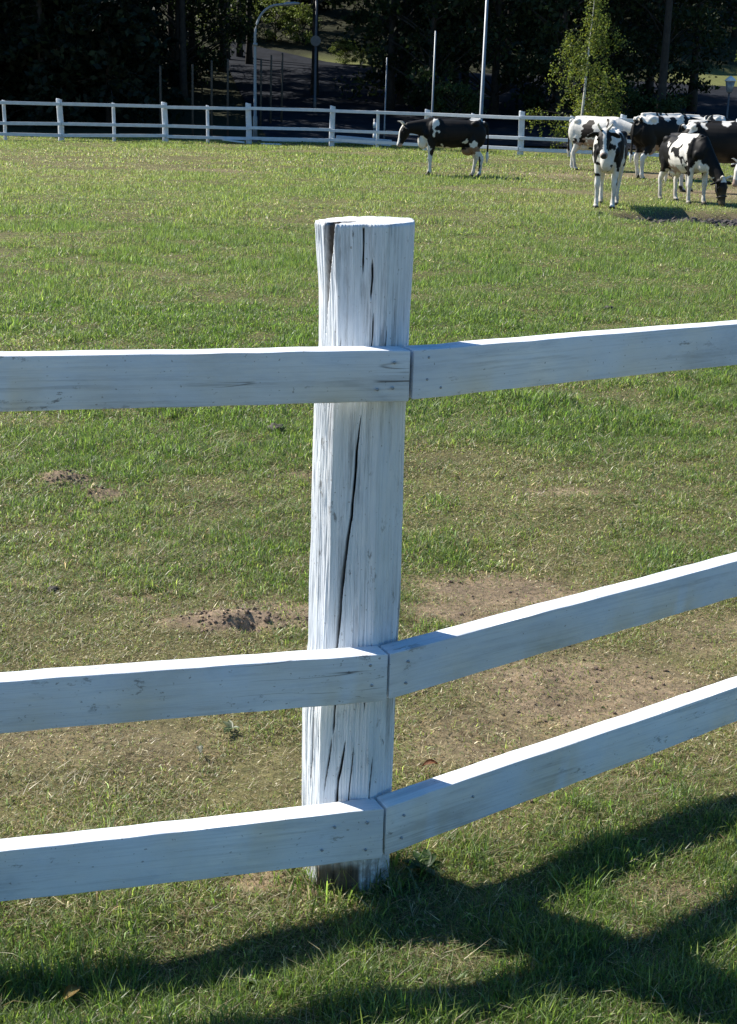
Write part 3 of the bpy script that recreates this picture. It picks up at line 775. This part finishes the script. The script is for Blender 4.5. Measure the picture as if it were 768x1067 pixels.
# 2: faces the camera
make_cow('white chested cow facing the camera with pale horns and black eye patches', (3.78, 22.75), R(-103), .97, 'w',
    [(-.2, .3, 1.05, .55, .22, .4, 'k'), (-.2, -.3, 1.05, .5, .22, .4, 'k'), (.55, .17, .88, .16, .09, .30, 'k'), (.50, -.20, .90, .2, .09, .22, 'k'), (.62, -.1, .95, .2, .06, .1, 'k'), (.66, .11, .62, .1, .05, .10, 'k'), (.66, .03, .72, .1, .03, .05, 'k'),
     (.45, -.14, .50, .12, .05, .07, 'k'), (.45, .14, .36, .1, .06, .08, 'k'), (.7, 0, 1.02, .12, .12, .07, 'k')],
    ((.86, -.06, 1.25), (.70, .12, -.92)), [(-.1, .6, -.4, .4, -.3, .3, 'w'), (-.02, .36, .030, .4, -.3, .3, 'k'), (-.02, .36, -.4, -.030, -.3, .3, 'k'), (.40, .6, -.05, .05, -.3, -.02, 'g'), (.42, .6, -.1, .1, -.3, .3, 'p'), (.445, .6, -.035, .06, -.3, .3, 'g')],
    legs=(.0, .03, .10, -.04), seed=5, udder=False)
# 3: pale spotted cow beside the far fence, rump to the left
make_cow('pale cow with small dark flank spots beside the far fence, head hidden', (5.60, 35.4), R(-36), 1.03, 'w',
    [(-.18, -.3, .98, .14, .3, .17, 'b'), (-.32, -.3, .80, .10, .3, .10, 'b'), (-.02, -.3, .92, .06, .3, .06, 'b'), (-.52, -.2, .70, .12, .3, .06, 'b'), (-.86, 0, .75, .07, .3, .35, 'b'), (.25, -.3, 1.15, .08, .3, .1, 'b'), (-.1, -.3, .68, .4, .2, .08, 'p')],
    ((.98, 0, 1.05), (.6, .2, -.6)), HB, legs=(0, .05, -.16, .08), seed=8)
# 4: black cow behind, white along the back
make_cow('black cow with a broad white saddle standing second in the herd behind others', (6.55, 32.0), R(34), 1.13, 'k',
    [(-.62, 0, 1.28, .30, .5, .20, 'w'), (.05, 0, 1.36, .5, .5, .12, 'w'), (.22, -.25, 1.15, .10, .3, .13, 'w'), (0, 0, .28, 2, 1, .24, 'w'), (.62, -.2, .98, .10, .2, .05, 'w'), (-.35, -.1, 1.2, .10, .4, .18, 'b'), (-.4, -.2, .6, .2, .3, .1, 'p')],
    ((1.02, -.12, 1.12), (.75, -.35, -.45)), HB+[(-.02, .40, -.035, .035, .0, .3, 'w')], legs=(.05, -.05, .1, -.06), seed=11)
# 5: large dark cow behind the grazing one
make_cow('large black cow with white patches along its spine behind the grazing cow', (6.88, 27.7), R(-12), 1.08, 'k',
    [(-.55, 0, 1.33, .30, .4, .10, 'w'), (-.62, -.25, 1.15, .05, .3, .16, 'w'), (-.40, -.25, 1.18, .05, .2, .13, 'w'), (.0, 0, 1.33, .22, .3, .055, 'w'), (.30, 0, 1.30, .13, .3, .08, 'w'), (0, 0, .26, 2, 1, .22, 'w'), (.42, -.2, .62, .12, .3, .14, 'p')],
    ((1.08, .05, .98), (.72, -.1, -.70)), HB+[(.05, .3, -.03, .03, .0, .3, 'w')], legs=(.04, -.06, .05, -.08), seed=14)
# 6: grazing in front
make_cow('grazing cow with lowered black head and a white shoulder blaze', (5.47, 24.6), R(-73), .92, 'k',
    [(.10, -.1, 1.24, .34, .30, .20, 'w'), (.30, -.28, 1.02, .07, .2, .28, 'w'), (-.10, -.28, 1.0, .05, .2, .28, 'w'), (-.02, -.25, .70, .28, .2, .22, 'w'), (-.42, -.2, 1.05, .09, .2, .05, 'w'), (.58, 0, .64, .2, .3, .17, 'w'), (0, 0, .30, 2, 1, .27, 'w'), (-.25, -.1, .62, .25, .3, .09, 'p')],
    ((1.0, .20, .50), (.22, .06, -.95)), HB+[(-.06, .05, -.1, .1, .03, .3, 'w')], legs=(.06, -.04, .04, -.07), seed=17, halter=True, horns=True)
# 7: pale one at the right edge, head down towards the grazing cow
make_cow('pink and white cow with its head down at the right edge of the herd', (7.98, 27.0), R(186), .95, 'w',
    [(0, .3, 1.15, .6, .4, .26, 'k'), (.5, .2, 1.0, .2, .3, .2, 'k'), (-.5, .2, 1.0, .16, .3, .3, 'k'), (.62, 0, .7, .2, .3, .2, 'p')],
    ((1.05, .05, .66), (.30, .15, -.94)), [(-.1, .6, -.4, .4, -.3, .3, 'w'), (.0, .3, .05, .4, -.3, .3, 'k'), (.36, .6, -.3, .3, -.3, .3, 'p')], legs=(.05, -.03, .04, -.05), seed=19)
# 8: mostly hidden at the back of the herd
make_cow('black cow with white back blotches at the rear of the herd, mostly hidden', (7.75, 33.6), R(14), 1.12, 'k',
    [(-.3, 0, 1.32, .25, .5, .14, 'w'), (.25, 0, 1.32, .16, .5, .16, 'w'), (-.62, 0, 1.25, .10, .4, .2, 'w'), (0, 0, .28, 2, 1, .24, 'w'), (.0, -.25, .75, .2, .2, .12, 'w')],
    ((1.06, .05, 1.02), (.7, -.1, -.7)), HB+[(.0, .4, -.03, .03, .0, .3, 'w')], legs=(.03, -.05, .06, -.04), seed=23, deep=.95)

# ------------------------------------------------------------------ trees
def leaves(centers, sizes, tint, r, flatness=0.0, quad=True):
    n = len(centers)
    a = r.normal(size=(n, 3)); a[:, 2] *= (1-flatness); a /= np.linalg.norm(a, axis=1)[:, None]
    b = r.normal(size=(n, 3)); b -= a*(a*b).sum(1)[:, None]; b /= np.linalg.norm(b, axis=1)[:, None]
    sz = sizes[:, None]
    V = np.stack([centers-a*sz, centers+b*sz*.55, centers+a*sz, centers-b*sz*.55], 1).reshape(-1, 3)
    F = np.arange(n)[:, None]*4+np.array([[0, 1, 2, 3]])
    return V, F, np.repeat(tint, 4, 0)
def trunk_mesh(bm, h, r0, lean=0.0, r=None):
    pts = []; k = 9
    for q in range(k+1):
        t = q/k
        pts.append((lean*t*h + .05*h*.06*math.sin(3*t+r0*20), .03*math.sin(4*t+r0*9), -.3+t*(h+.3)))
    tube(bm, pts, [r0*(1.25 if q == 0 else 1-.92*q/k) for q in range(k+1)], 9)
def spruce(seed, h, low, r0=.2, R0=2.6, base=(0.009, 0.016, 0.008)):
    r = np.random.default_rng(seed); bm = bmesh.new(); trunk_mesh(bm, h, r0)
    cs = []; ss = []
    z = low
    while z < h-.3:
        t = (z-low)/(h-low); L = R0*(1-t)**.75*r.uniform(.75, 1.15)+.15
        nb = int(6+3*r.random())
        for k in range(nb):
            a = r.uniform(0, 2*np.pi); Lk = L*r.uniform(.6, 1.1)
            drop = -.28*Lk
            if k % 2 == 0: tube(bm, [(0, 0, z), (math.cos(a)*Lk*.5, math.sin(a)*Lk*.5, z+drop*.4), (math.cos(a)*Lk*.9, math.sin(a)*Lk*.9, z+drop)], [.035, .022, .008], 5, cap=False)
            m = int(16*Lk+6); f = r.uniform(.12, 1.05, m)
            wdt = .30*(1-f*.5)*Lk**.5
            c = np.stack([np.cos(a)*Lk*f + r.normal(0, 1, m)*wdt*.7, np.sin(a)*Lk*f + r.normal(0, 1, m)*wdt*.7, z+drop*f**1.4 - np.abs(r.normal(0, .18, m))], 1)
            cs.append(c); ss.append(r.uniform(.12, .26, m))
        z += r.uniform(.32, .5)
    c = np.concatenate(cs); s = np.concatenate(ss)
    tint = np.array(base)*np.exp(r.normal(0, .35, len(c)))[:, None]
    return bm, leaves(c, s, tint, r, .3)
def broad(seed, h, low, Rw, r0=.22, n=46, per=130, lf=.13, base=(0.017, 0.028, 0.010), lean=0.0, blob=.75):
    r = np.random.default_rng(seed); bm = bmesh.new(); trunk_mesh(bm, h*.88, r0, lean)
    cs = []; ss = []; tn = []
    for k in range(n):
        zz = low + (h-low)*r.random()**.85
        t = (zz-low)/(h-low); rr = Rw*(math.sin(math.pi*min(.98, .14+t*.84))**.7)
        a = r.uniform(0, 2*np.pi); d = rr*math.sqrt(r.uniform(.15, 1.0))
        p = np.array([math.cos(a)*d+lean*zz, math.sin(a)*d, zz])
        zb = max(low*.7, zz-d*.6)
        tube(bm, [(lean*zb, 0, zb), (p[0]*.5+lean*zb*.5, p[1]*.5, (zb+zz)/2+.1), tuple(p)], [max(.02, r0*.28*(1-t*.6)), .03, .01], 5, cap=False)
        m = int(per*r.uniform(.6, 1.3)); b_ = blob*r.uniform(.6, 1.3)
        c = p + r.normal(size=(m, 3))*np.array([b_, b_, b_*.55])*.62
        cs.append(c); ss.append(lf*r.uniform(.6, 1.3, m)); tn.append(np.exp(r.normal(0, .25, (m, 1)))*r.uniform(.7, 1.35)*np.array(base))
    c = np.concatenate(cs)
    return bm, leaves(c, np.concatenate(ss), np.concatenate(tn), r)
def tree_proto(kind, name, res):
    bm, (V, F, C) = res
    tm = bm_obj('trunk', bm, M['bark'], None, link_it=False)
    cm = mesh_np('crown', V, F, M['leaf'], cols=C, link_it=False)
    return tm, cm
PR = {
 's1': tree_proto('s', 'spruce', spruce(1, 15, .5)), 's2': tree_proto('s', 'spruce', spruce(2, 18, 1.2, R0=3.0)), 's3': tree_proto('s', 'spruce', spruce(3, 12.5, .3, R0=2.4)),
 'b1': tree_proto('b', 'broad', broad(4, 13, 1.2, 4.2, n=70)), 'b2': tree_proto('b', 'broad', broad(5, 15, 2.0, 4.6, n=74)), 'b3': tree_proto('b', 'broad', broad(6, 10.5, .6, 3.4, n=56)),
 'p1': tree_proto('p', 'pine', broad(7, 18, 8.2, 4.4, r0=.24, n=60, base=(.018, .028, .014))), 'p2': tree_proto('p', 'pine', broad(8, 17, 7.6, 4.2, r0=.2, n=56, base=(.02, .03, .013), lean=.02)),
 'p_shade': tree_proto('p', 'pine', broad(17, 16, 6.4, 5.2, r0=.2, n=92, base=(.016, .025, .011))),  # wide crown out of view, added to shade the road
 'u1': tree_proto('u', 'bush', broad(9, 2.6, .15, 1.6, r0=.05, n=34, per=110, lf=.09, base=(.12, .15, .04), blob=.4)), 'u2': tree_proto('u', 'bush', broad(10, 2.2, .1, 1.5, r0=.05, n=30, per=110, lf=.09, base=(.03, .05, .016), blob=.4)),
}
TREES = []
def plant(kind, x, y, s, label, name, cat, group):
    o = empty(name, (x, y, gzs(x, y)), label, cat, group, random.uniform(0, 6.28)); o.scale = (s*random.uniform(.92, 1.08), s*random.uniform(.92, 1.08), s)
    for src in PR[kind]:
        c = src.copy(); COL.objects.link(c); c.parent = o
    TREES.append(o)
LS = 'dense dark spruce in the shaded wood behind the left half of the far fence'
for (yy, x0, x1, st) in ((56.5, -24, -8.2, 2.7), (60, -26, -9.2, 2.9), (64.5, -28, -10.6, 3.2), (70, -30, -11.8, 3.6), (77, -32, -13.6, 4.2), (85, -36, -15, 4.6)):
    x = x0
    while x <= x1:
        plant(random.choice(['s1', 's2', 's3', 's1']), x+random.uniform(-.5, .5), yy+random.uniform(-1.2, 1.2), random.uniform(.88, 1.15), LS, 'spruce_tree', 'tree', 'dark spruces behind the left of the far fence')
        x += st*random.uniform(.85, 1.15)
LB = 'dark leafy tree with a low crown in the shade behind the far fence'
for (x, y, k, s) in ((2.2, 60.5, 'b3', .95), (5.0, 62, 'b1', 1.0), (7.6, 59.5, 'b3', 1.0), (9.6, 62.5, 'b1', .95), (12.2, 61, 'b3', .9), (4.0, 67, 'b2', 1.0), (8.6, 68, 'b2', 1.0), (12.6, 66, 'b2', .95), (-9.6, 67, 'b3', .9), (-9.9, 74, 'b3', 1.0), (-11.2, 82, 'b1', .9), (1.0, 66, 'b3', 1.0)):
    plant(k, x, y, s, LB, 'leafy_tree', 'tree', 'dark leafy trees behind the far fence')
LP = 'tall bare stemmed tree with an unseen crown that shades the road'
for (x, y, k, s) in ((-8.8, 62.5, 'p_shade', 1), (-3.15, 68.5, 'p_shade', 1), (-9.8, 70, 'p_shade', 1.05), (1.4, 73, 'p1', 1), (14.6, 66, 'p1', 1), (-9.6, 88, 'p1', 1), (-8.9, 89, 'p2', 1), (4, 76, 'p1', 1.05), (6.5, 73, 'p2', 1.1), (.5, 63.5, 'p_shade', 1.0), (-10.5, 71, 'p2', 1.1), (-10.8, 78, 'p1', 1.1), (.8, 82, 'p1', 1), (11.5, 57.5, 'p2', 1.0), (-9.0, 80, 'p_shade', 1.1), (-7.95, 85, 'p_shade', 1.05)):
    plant(k, x, y, s, LP, 'pine_tree', 'tree', 'tall trees over the shaded road')  # some stand here only so their unseen crowns darken the road
LW = 'shaded tree in the wood on the hillside beyond the road'
for (yy, x0, x1, st) in ((99, -40, 46, 4.4), (107, -46, 52, 5.0), (118, -52, 58, 5.6)):
    x = x0
    while x <= x1:
        if yy < 112 and -27 < x < -9.5:
            x += st; continue
        plant(random.choice(['b1', 'b2', 's1', 's2', 'b2']), x+random.uniform(-1, 1), yy+random.uniform(-1.5, 1.5), random.uniform(.95, 1.25), LW, 'woodland_tree', 'tree', 'trees of the wood beyond the road')
        x += st*random.uniform(.85, 1.15)
LU = 'sunlit green bush on the bank above the road behind the curved street lamp'
for (x, y, s) in ((-11.0, 95, 1.05), (-9.0, 94.5, .95), (-7.0, 93.8, 1.0), (-5.2, 93, .9)):
    plant('u1', x, y, s, LU, 'bush', 'bush', 'sunlit bushes above the road')
for (x, y, s) in ((-2.2, 87, .55), (-.6, 86, .5)):
    plant('u1', x, y, s, 'low sunlit bush on the road verge right of the curved street lamp', 'bush', 'bush', 'low bushes on the verge')
plant('u1', 21.0, 77.0, 1.0, 'bright green bush at the right edge beside the road', 'bush', 'bush', None)
for (x, y, s) in ((9.9, 57.5, .8), (11.6, 56.0, .7), (3.0, 57.2, .8)):
    plant('u2', x, y, s, 'dark low shrub in shade behind the far fence and birch', 'shrub', 'shrub', 'dark shrubs behind the birch')

# birch behind the far fence
def birch():
    r = np.random.default_rng(77); bm = bmesh.new(); bt = bmesh.new()
    H = 5.7
    pts = [(0, 0, -.2), (.02, 0, 1.0), (.07, 0.02, 2.2), (.10, 0, 3.4), (.17, .02, 4.6), (.19, 0, H)]
    tube(bm, pts, [.066, .054, .044, .032, .018, .005], 8)
    cs = []; ss = []
    def branch(z, a, L, up_, target, r0):
        x0 = np.interp(z, [p[2] for p in pts], [p[0] for p in pts])
        P = [np.array([x0, 0, z])]; wob = r.normal(0, .10*L, 2)
        for f in (.25, .5, .75, 1.0):
            P.append(np.array([x0+math.cos(a)*L*f+wob[0]*math.sin(3*f), math.sin(a)*L*f+wob[1]*math.sin(3*f), z+up_*L*(f-.5*f*f)]))
        tube(target, [tuple(p) for p in P], [r0, r0*.8, r0*.55, r0*.35, .003], 5, cap=False)
        for k in range(int(5+9*L)):
            f = r.uniform(.2, 1.05)
            q = np.array([np.interp(f, [0, .25, .5, .75, 1.0], [p[i_] for p in P]) for i_ in range(3)])
            ln = r.uniform(.25, 1.05)*(1.1-.4*z/H)
            m = int(14*ln/.5)
            d = np.array([math.cos(a)*.3+r.normal(0, .28), math.sin(a)*.3+r.normal(0, .28), -1.0])
            g = np.sort(r.random(m))[:, None]
            cs.append(q + d*g*ln + r.normal(0, .055, (m, 3))); ss.append(r.uniform(.028, .060, m))
    branch(.55, 2.8, .85, .8, bm, .026); branch(.62, .35, .7, .75, bm, .022)
    for k in range(50):
        t = r.random()**.75; z = .75+t*(H-.95)
        L = (1.75*(1-t)**.8+.2)*r.uniform(.5, 1.12)
        branch(z, r.uniform(0, 2*np.pi), L, r.uniform(.25, 1.0), bt, .010+.004*L)
    c = np.concatenate(cs); s = np.concatenate(ss)
    tint = np.array([.115, .150, .038])*np.exp(r.normal(0, .3, (len(c), 1)))*np.where(r.random((len(c), 1)) < .2, np.array([[1.4, 1.15, .9]]), 1.0)
    root = empty('birch_tree', (7.3, 50.8, gzs(7.3, 50.8)), 'young sunlit birch with a thin white trunk behind the far fence', 'tree')
    bm_obj('trunk', bm, M['birchbark'], root)
    bm_obj('twigs', bt, M['bark'], root)
    V, F, C = leaves(c, s, tint, r); mesh_np('crown', V, F, M['birchleaf'], root, cols=C)
birch()

# ------------------------------------------------------------------ road behind
def drape(name, fx0, fx1, fy0, fy1, nu, nv, dz, mat):
    u, v = np.meshgrid(np.linspace(0, 1, nu), np.linspace(0, 1, nv))
    x = fx0(v)*(1-u)+fx1(v)*u; y = fy0(x)*(1-v)+fy1(x)*v
    z = hill(x, y)+dz
    idx = np.arange(nu*nv).reshape(nv, nu)
    F = np.stack([idx[:-1, :-1], idx[:-1, 1:], idx[1:, 1:], idx[1:, :-1]], -1).reshape(-1, 4)
    o = mesh_np(name, np.stack([x.ravel(), y.ravel(), z.ravel()], 1), F, mat, smooth=True)
    return tag(o, kind='structure')
ytop = lambda x: np.interp(x, [-14, -9.4, 1, 14, 22, 60], [94.5, 93, 84.5, 81, 78.5, 76])
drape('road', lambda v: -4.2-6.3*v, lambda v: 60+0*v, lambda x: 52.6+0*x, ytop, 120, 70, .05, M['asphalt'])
for nm, xa, xb, ya, yb in (('road_marking', 15.0, 26.0, 61.0, .16), ('road_marking', 12.6, 26.0, 56.6, .14)):
    drape(nm, lambda v, xa=xa: xa+0*v, lambda v, xb=xb: xb+0*v, lambda x, ya=ya: ya+.0*x, lambda x, ya=ya, yb=yb: ya+yb+0*x, 30, 3, .06, M['white'])
def kerb(x0, x1, y):
    bm = bmesh.new(); box(bm, (x0, y, gzs(x0, y)-.1), (x1, y+.18, gzs(x0, y)+.10), .02)
    tag(bm_obj('kerb', bm, M['white'], smooth=False), kind='structure')
kerb(-4.4, -2.9, 52.3); kerb(-2.85, -1.9, 52.35); kerb(-1.85, .2, 52.3)

# ------------------------------------------------------------------ street furniture
def street_lamp():
    x, y = -4.55, 51.2
    root = empty('street_lamp', (x, y, gzs(x, y)), 'tall grey street lamp with an arm curving to the right', 'street lamp')
    bm = bmesh.new()
    pts = [(0, 0, -.2), (0, 0, .9), (0, 0, .95), (-.01, 0, 3.7)]
    rad = [.085, .085, .06, .05]
    for k in range(1, 9):
        a = math.pi-k*math.pi/2/8
        pts.append((-.01+.85+.85*math.cos(a), 0, 3.72+1.05*math.sin(a))); rad.append(.045)
    pts.append((1.1, 0, 4.80)); rad.append(.04)
    tube(bm, pts, rad, 10); bm_obj('pole', bm, M['pole'], root)
    bm = bmesh.new(); tube(bm, [(0, 0, 3.36), (0, 0, 3.46)], [.085, .085], 10); bm_obj('collar', bm, M['pole'], root)
    bm = bmesh.new(); tube(bm, [(1.0, 0, 4.79), (1.1, 0, 4.80), (1.40, 0, 4.83), (1.58, 0, 4.84)], [(.05, .05), (.11, .07), (.12, .06), (.05, .03)], 12)
    bm_obj('lamp_head', bm, M['pole'], root)
street_lamp()
def pole(name, x, y, h, r0, r1, label, cat, mat, head=False, group=None):
    root = empty(name, (x, y, gzs(x, y)), label, cat, group)
    bm = bmesh.new(); tube(bm, [(0, 0, -.2), (0, 0, .6), (0, 0, .62), (.02, 0, h)], [r0*1.25, r0*1.25, r0, r1], 10); bm_obj('pole', bm, mat, root)
    if head:
        bm = bmesh.new(); tube(bm, [(0, 0, h), (.25, 0, h+.18), (.6, 0, h+.22), (.95, 0, h+.2)], [r1, r1, .09, .04], 8); bm_obj('lamp_head', bm, mat, root)
    return root
pole('lamp_post', 3.66, 50.6, 7.2, .072, .05, 'tall straight pale grey lamp post right of the lone cow', 'lamp post', M['pole'], True)
pole('pole', 1.88, 50.4, 4.0, .036, .032, 'thin white pole behind the lone dark cow', 'pole', M['pole'])
pole('pole', .2, 53.5, 3.0, .028, .026, 'thin short grey pole left of the lone dark cow', 'pole', M['pole'])
rt = pole('sign_post', -2.85, 61.5, 5.9, .06, .05, 'dark grey sign post standing on the shaded road', 'sign post', M['darkpole'])
bm = bmesh.new(); bmesh.ops.create_cone(bm, cap_ends=True, segments=24, radius1=.22, radius2=.22, depth=.03, matrix=Matrix.Translation((0, -.08, 3.0)) @ Matrix.Rotation(math.pi/2, 4, 'X'))
bm_obj('sign_disc', bm, M['darkpole'], rt, smooth=False)
def lantern():
    x, y = 14.1, 57.0
    root = empty('lantern_post', (x, y, gzs(x, y)), 'small lantern with a white cap on a dark post by the road at right', 'lantern post')
    bm = bmesh.new(); tube(bm, [(0, 0, -.2), (0, 0, .5), (0, 0, 1.75)], [.07, .045, .035], 8); bm_obj('pole', bm, M['darkpole'], root)
    bm = bmesh.new(); tube(bm, [(0, 0, 1.75), (0, 0, 1.80), (0, 0, 2.2)], [.08, .12, .20], 8); bm_obj('lantern_glass', bm, flat('smoky_glass', (.22, .23, .24), .25), root)
    bm = bmesh.new(); tube(bm, [(0, 0, 2.2), (0, 0, 2.24), (0, 0, 2.34), (0, 0, 2.40)], [.23, .22, .12, .03], 10); bm_obj('cap', bm, M['white'], root)
lantern()
for k, (px, yy, h) in enumerate(((177, 52.6, 2.55), (209, 53.0, 2.6), (228, 53.2, 2.75), (244, 53.4, 2.8), (277, 56.5, 2.6), (287, 57.2, 2.7), (298, 57.8, 2.75))):
    x = (px-396)/1400*yy
    bm = bmesh.new(); tube(bm, [(0, 0, -.2), (.01, 0, h*.5), (.02, 0, h-.03), (.02, 0, h)], [.045, .042, .038, .025], 8)
    o = bm_obj('wooden_stake', bm, M['stake'])
    o.location = (x, yy, gzs(x, yy))
    LK = ['leftmost wooden stake standing alone behind the far fence', 'wooden stake second from the left behind the far fence', 'wooden stake third from the left behind the far fence', 'wooden stake just left of the curved street lamp',
          'faint wooden stake just right of the curved street lamp', 'faint middle stake of the three right of the curved street lamp', 'rightmost of the three faint stakes right of the curved street lamp'][k]
    tag(o, LK, 'stake', 'wooden stakes behind the far fence')
# striped bollard and the white boards lying behind the fence
root = empty('bollard', (-.15, 52.0, gzs(-.15, 52.0)), 'small bollard with dark and white bands behind the far fence', 'bollard')
bm = bmesh.new(); tube(bm, [(0, 0, -.1), (0, 0, .95)], [.075, .075], 12); bm_obj('pole', bm, M['darkpole'], root)
for z in (.22, .62):
    bm = bmesh.new(); tube(bm, [(0, 0, z), (0, 0, z+.2)], [.079, .079], 12); bm_obj('white_band', bm, M['white'], root)
def plank(x, y, L, wdt, th, rz, tilt, label):
    bm = bmesh.new(); box(bm, (-L/2, -wdt/2, 0), (L/2, wdt/2, th), .01)
    o = bm_obj('plank', bm, M['far_paint'], smooth=False); o.location = (x, y, gzs(x, y)+.02+abs(math.sin(tilt))*L/2); o.rotation_euler = (0, tilt, rz)
    tag(o, label, 'plank', 'loose pale planks by the far fence')
plank(-.55, 50.6, 2.0, .4, .22, R(-6), R(3), 'white slab lying tilted behind the far fence beside the bollard')
plank(-5.15, 49.2, .75, .3, .06, R(20), R(6), 'pale board on the grass just left of the curved street lamp')
plank(-3.75, 48.6, .7, .3, .04, R(-8), R(0), 'pale board lying on the grass just right of the curved street lamp')

# ------------------------------------------------------------------ small things on the ground
def lump(name, x, y, r_, mat, label, cat, group, flatn=.5, sub=3):
    bm = bmesh.new(); bmesh.ops.create_icosphere(bm, subdivisions=sub, radius=1)
    sd_ = random.uniform(0, 100)
    from mathutils import noise as mn
    for v in bm.verts:
        d = 1+.55*mn.noise(v.co*1.6+Vector((sd_, 0, 0)))+.35*mn.noise(v.co*4+Vector((0, sd_, 0)))
        v.co = Vector((v.co.x*d, v.co.y*d*.85, v.co.z*d*flatn))*r_
    o = bm_obj(name, bm, mat, smooth=True); o.location = (x, y, gzs(x, y)+r_*flatn*.35); o.rotation_euler = (0, 0, random.uniform(0, 6))
    return tag(o, label, cat, group)
lump('dung_clump', -.46, 6.36, .045, M['dung'], 'dark dung clump on green grass left of the post under the top rail', 'dung', None, .6)
lump('dung_clump', -1.02, 4.10, .019, M['dung'], 'small dark clod in the grass far left below the brown molehills', 'dung', None, .5)
lump('dung_clump', -6.9, 23.0, .11, M['dung'], 'flat dark dung pat in the far grass at left', 'dung', None, .35)
lump('dung_clump', 1.9, 10.9, .05, M['dung'], 'dark dung pat on green grass above the right top rail', 'dung', None, .45)
lump('dung_clump', .78, 29.2, .09, M['dung'], 'dark dung pat on the grass below the head of the lone cow', 'dung', None, .4)
def clods(name, cx, cy, sx, sy, n, r0, r1, mat, label, seed):
    r = np.random.default_rng(seed); bm = bmesh.new()
    for k in range(n):
        x, y = cx+r.normal()*sx, cy+r.normal()*sy; s = r.uniform(r0, r1)*r.uniform(.5, 1)
        m = Matrix.Translation((x, y, gzs(x, y)+s*.3)) @ Matrix.Rotation(r.uniform(0, 6), 4, 'Z') @ Matrix.Rotation(r.uniform(0, 1), 4, 'X') @ Matrix.Diagonal((s*r.uniform(.7, 1.4), s*r.uniform(.7, 1.2), s*r.uniform(.5, .9), 1))
        g = bmesh.ops.create_icosphere(bm, subdivisions=1, radius=1, matrix=m)
        for v in g['verts']: v.co += Vector(r.normal(0, s*.16, 3))
    tag(bm_obj(name, bm, mat, smooth=False), label, 'soil', kind='stuff')
clods('soil_crumbs', -.37, 3.86, .15, .07, 260, .002, .009, M['clod'], 'brown soil crumbs on the molehill left of the post', 1)
clods('soil_crumbs', -1.2, 5.33, .12, .09, 160, .003, .011, M['clod'], 'brown soil crumbs on the molehills at far left', 2)
clods('mud_lumps', MUD[0]+.15, MUD[1]-.3, 0.62, .50, 1000, .025, .075, M['mudclod'], 'churned dark mud lumps in the wallow in front of the grazing cow', 3)
clods('soil_crumbs', .48, 3.75, .28, .36, 420, .002, .008, M['clod'], 'dry soil crumbs on the bare ground right of the post', 4)
def fallen_leaf(x, y, s, mat, label, rz):
    bm = bmesh.new(); n = 9; vs_ = []
    L = [bm.verts.new((-s+2*s*k/(n-1), s*.45*math.sin(math.pi*k/(n-1))**.8+.001, .012*math.sin(3*k/n))) for k in range(n)]
    Mi = [bm.verts.new((-s+2*s*k/(n-1), 0, .012*math.sin(3*k/n)-.004)) for k in range(n)]
    Rr = [bm.verts.new((-s+2*s*k/(n-1), -s*.45*math.sin(math.pi*k/(n-1))**.8-.001, .012*math.sin(3*k/n)+.003)) for k in range(n)]
    for a, b in ((L, Mi), (Mi, Rr)):
        for k in range(n-1): bm.faces.new((a[k], a[k+1], b[k+1], b[k]))
    bmesh.ops.solidify(bm, geom=bm.faces[:], thickness=.0006)
    o = bm_obj('fallen_leaf', bm, mat); o.location = (x, y, gzs(x, y)+.022); o.rotation_euler = (.25, .15, rz)
    tag(o, label, 'leaf')
fallen_leaf(.165, 2.93, .020, M['deadleaf'], 'reddish brown dead leaf on dry grass just right of the post', .4)
fallen_leaf(-.515, 2.07, .024, M['yellowleaf'], 'yellowish dead leaf in the shaded grass at the bottom left', 1.2)
fallen_leaf(-.40, 2.98, .016, flat('grey_leaf', (.33, .34, .26), .7), 'pale grey dried leaf on dry grass above the left bottom rail', 2.0)
def weed(x, y, s, label, seed, col=(.06, .115, .035)):
    r = np.random.default_rng(seed); V = []; F = []; C = []
    for k in range(r.integers(7, 11)):
        a = r.uniform(0, 2*np.pi); L = s*r.uniform(.6, 1.1); el = r.uniform(.15, .8); n = 7
        for q in range(n):
            f = q/(n-1); wv = L*.20*math.sin(math.pi*min(.97, .12+.85*f))**.8
            d = L*f; x0 = math.cos(a)*d*math.cos(el*(1-.6*f)); y0 = math.sin(a)*d*math.cos(el*(1-.6*f)); z0 = d*math.sin(el*(1-.6*f))+.01
            for sgn, dz in ((-1, .004), (0, 0), (1, .004)):
                V.append((x0-math.sin(a)*wv*sgn, y0+math.cos(a)*wv*sgn, z0+dz)); C.append(np.array(col)*np.exp(r.normal(0, .1)))
        b0 = len(V)-3*n
        for q in range(n-1):
            for j in (0, 1): F.append((b0+3*q+j, b0+3*q+j+1, b0+3*q+3+j+1, b0+3*q+3+j))
    o = mesh_np('weed', np.array(V), np.array(F), M['grass'], smooth=True, cols=np.array(C)); o.location = (x, y, gzs(x, y))
    tag(o, label, 'weed', 'broad leaved weeds in the near grass')
weed(-.335, 3.12, .036, 'pale broad leaved weed on dry turf between the left lower rails', 1, (.13, .16, .09))
weed(-.155, 2.66, .05, 'broad leaved weed just above the left bottom rail near the post', 2, (.11, .15, .06))
weed(.14, 2.49, .06, 'dark upright weed at the right foot of the post', 3, (.04, .08, .02))
weed(-.20, 2.13, .042, 'pale green rosette weed in the shaded grass left of the post foot', 5, (.10, .15, .06))

# drop unused prototype datablocks quietly: they were never linked to the scene
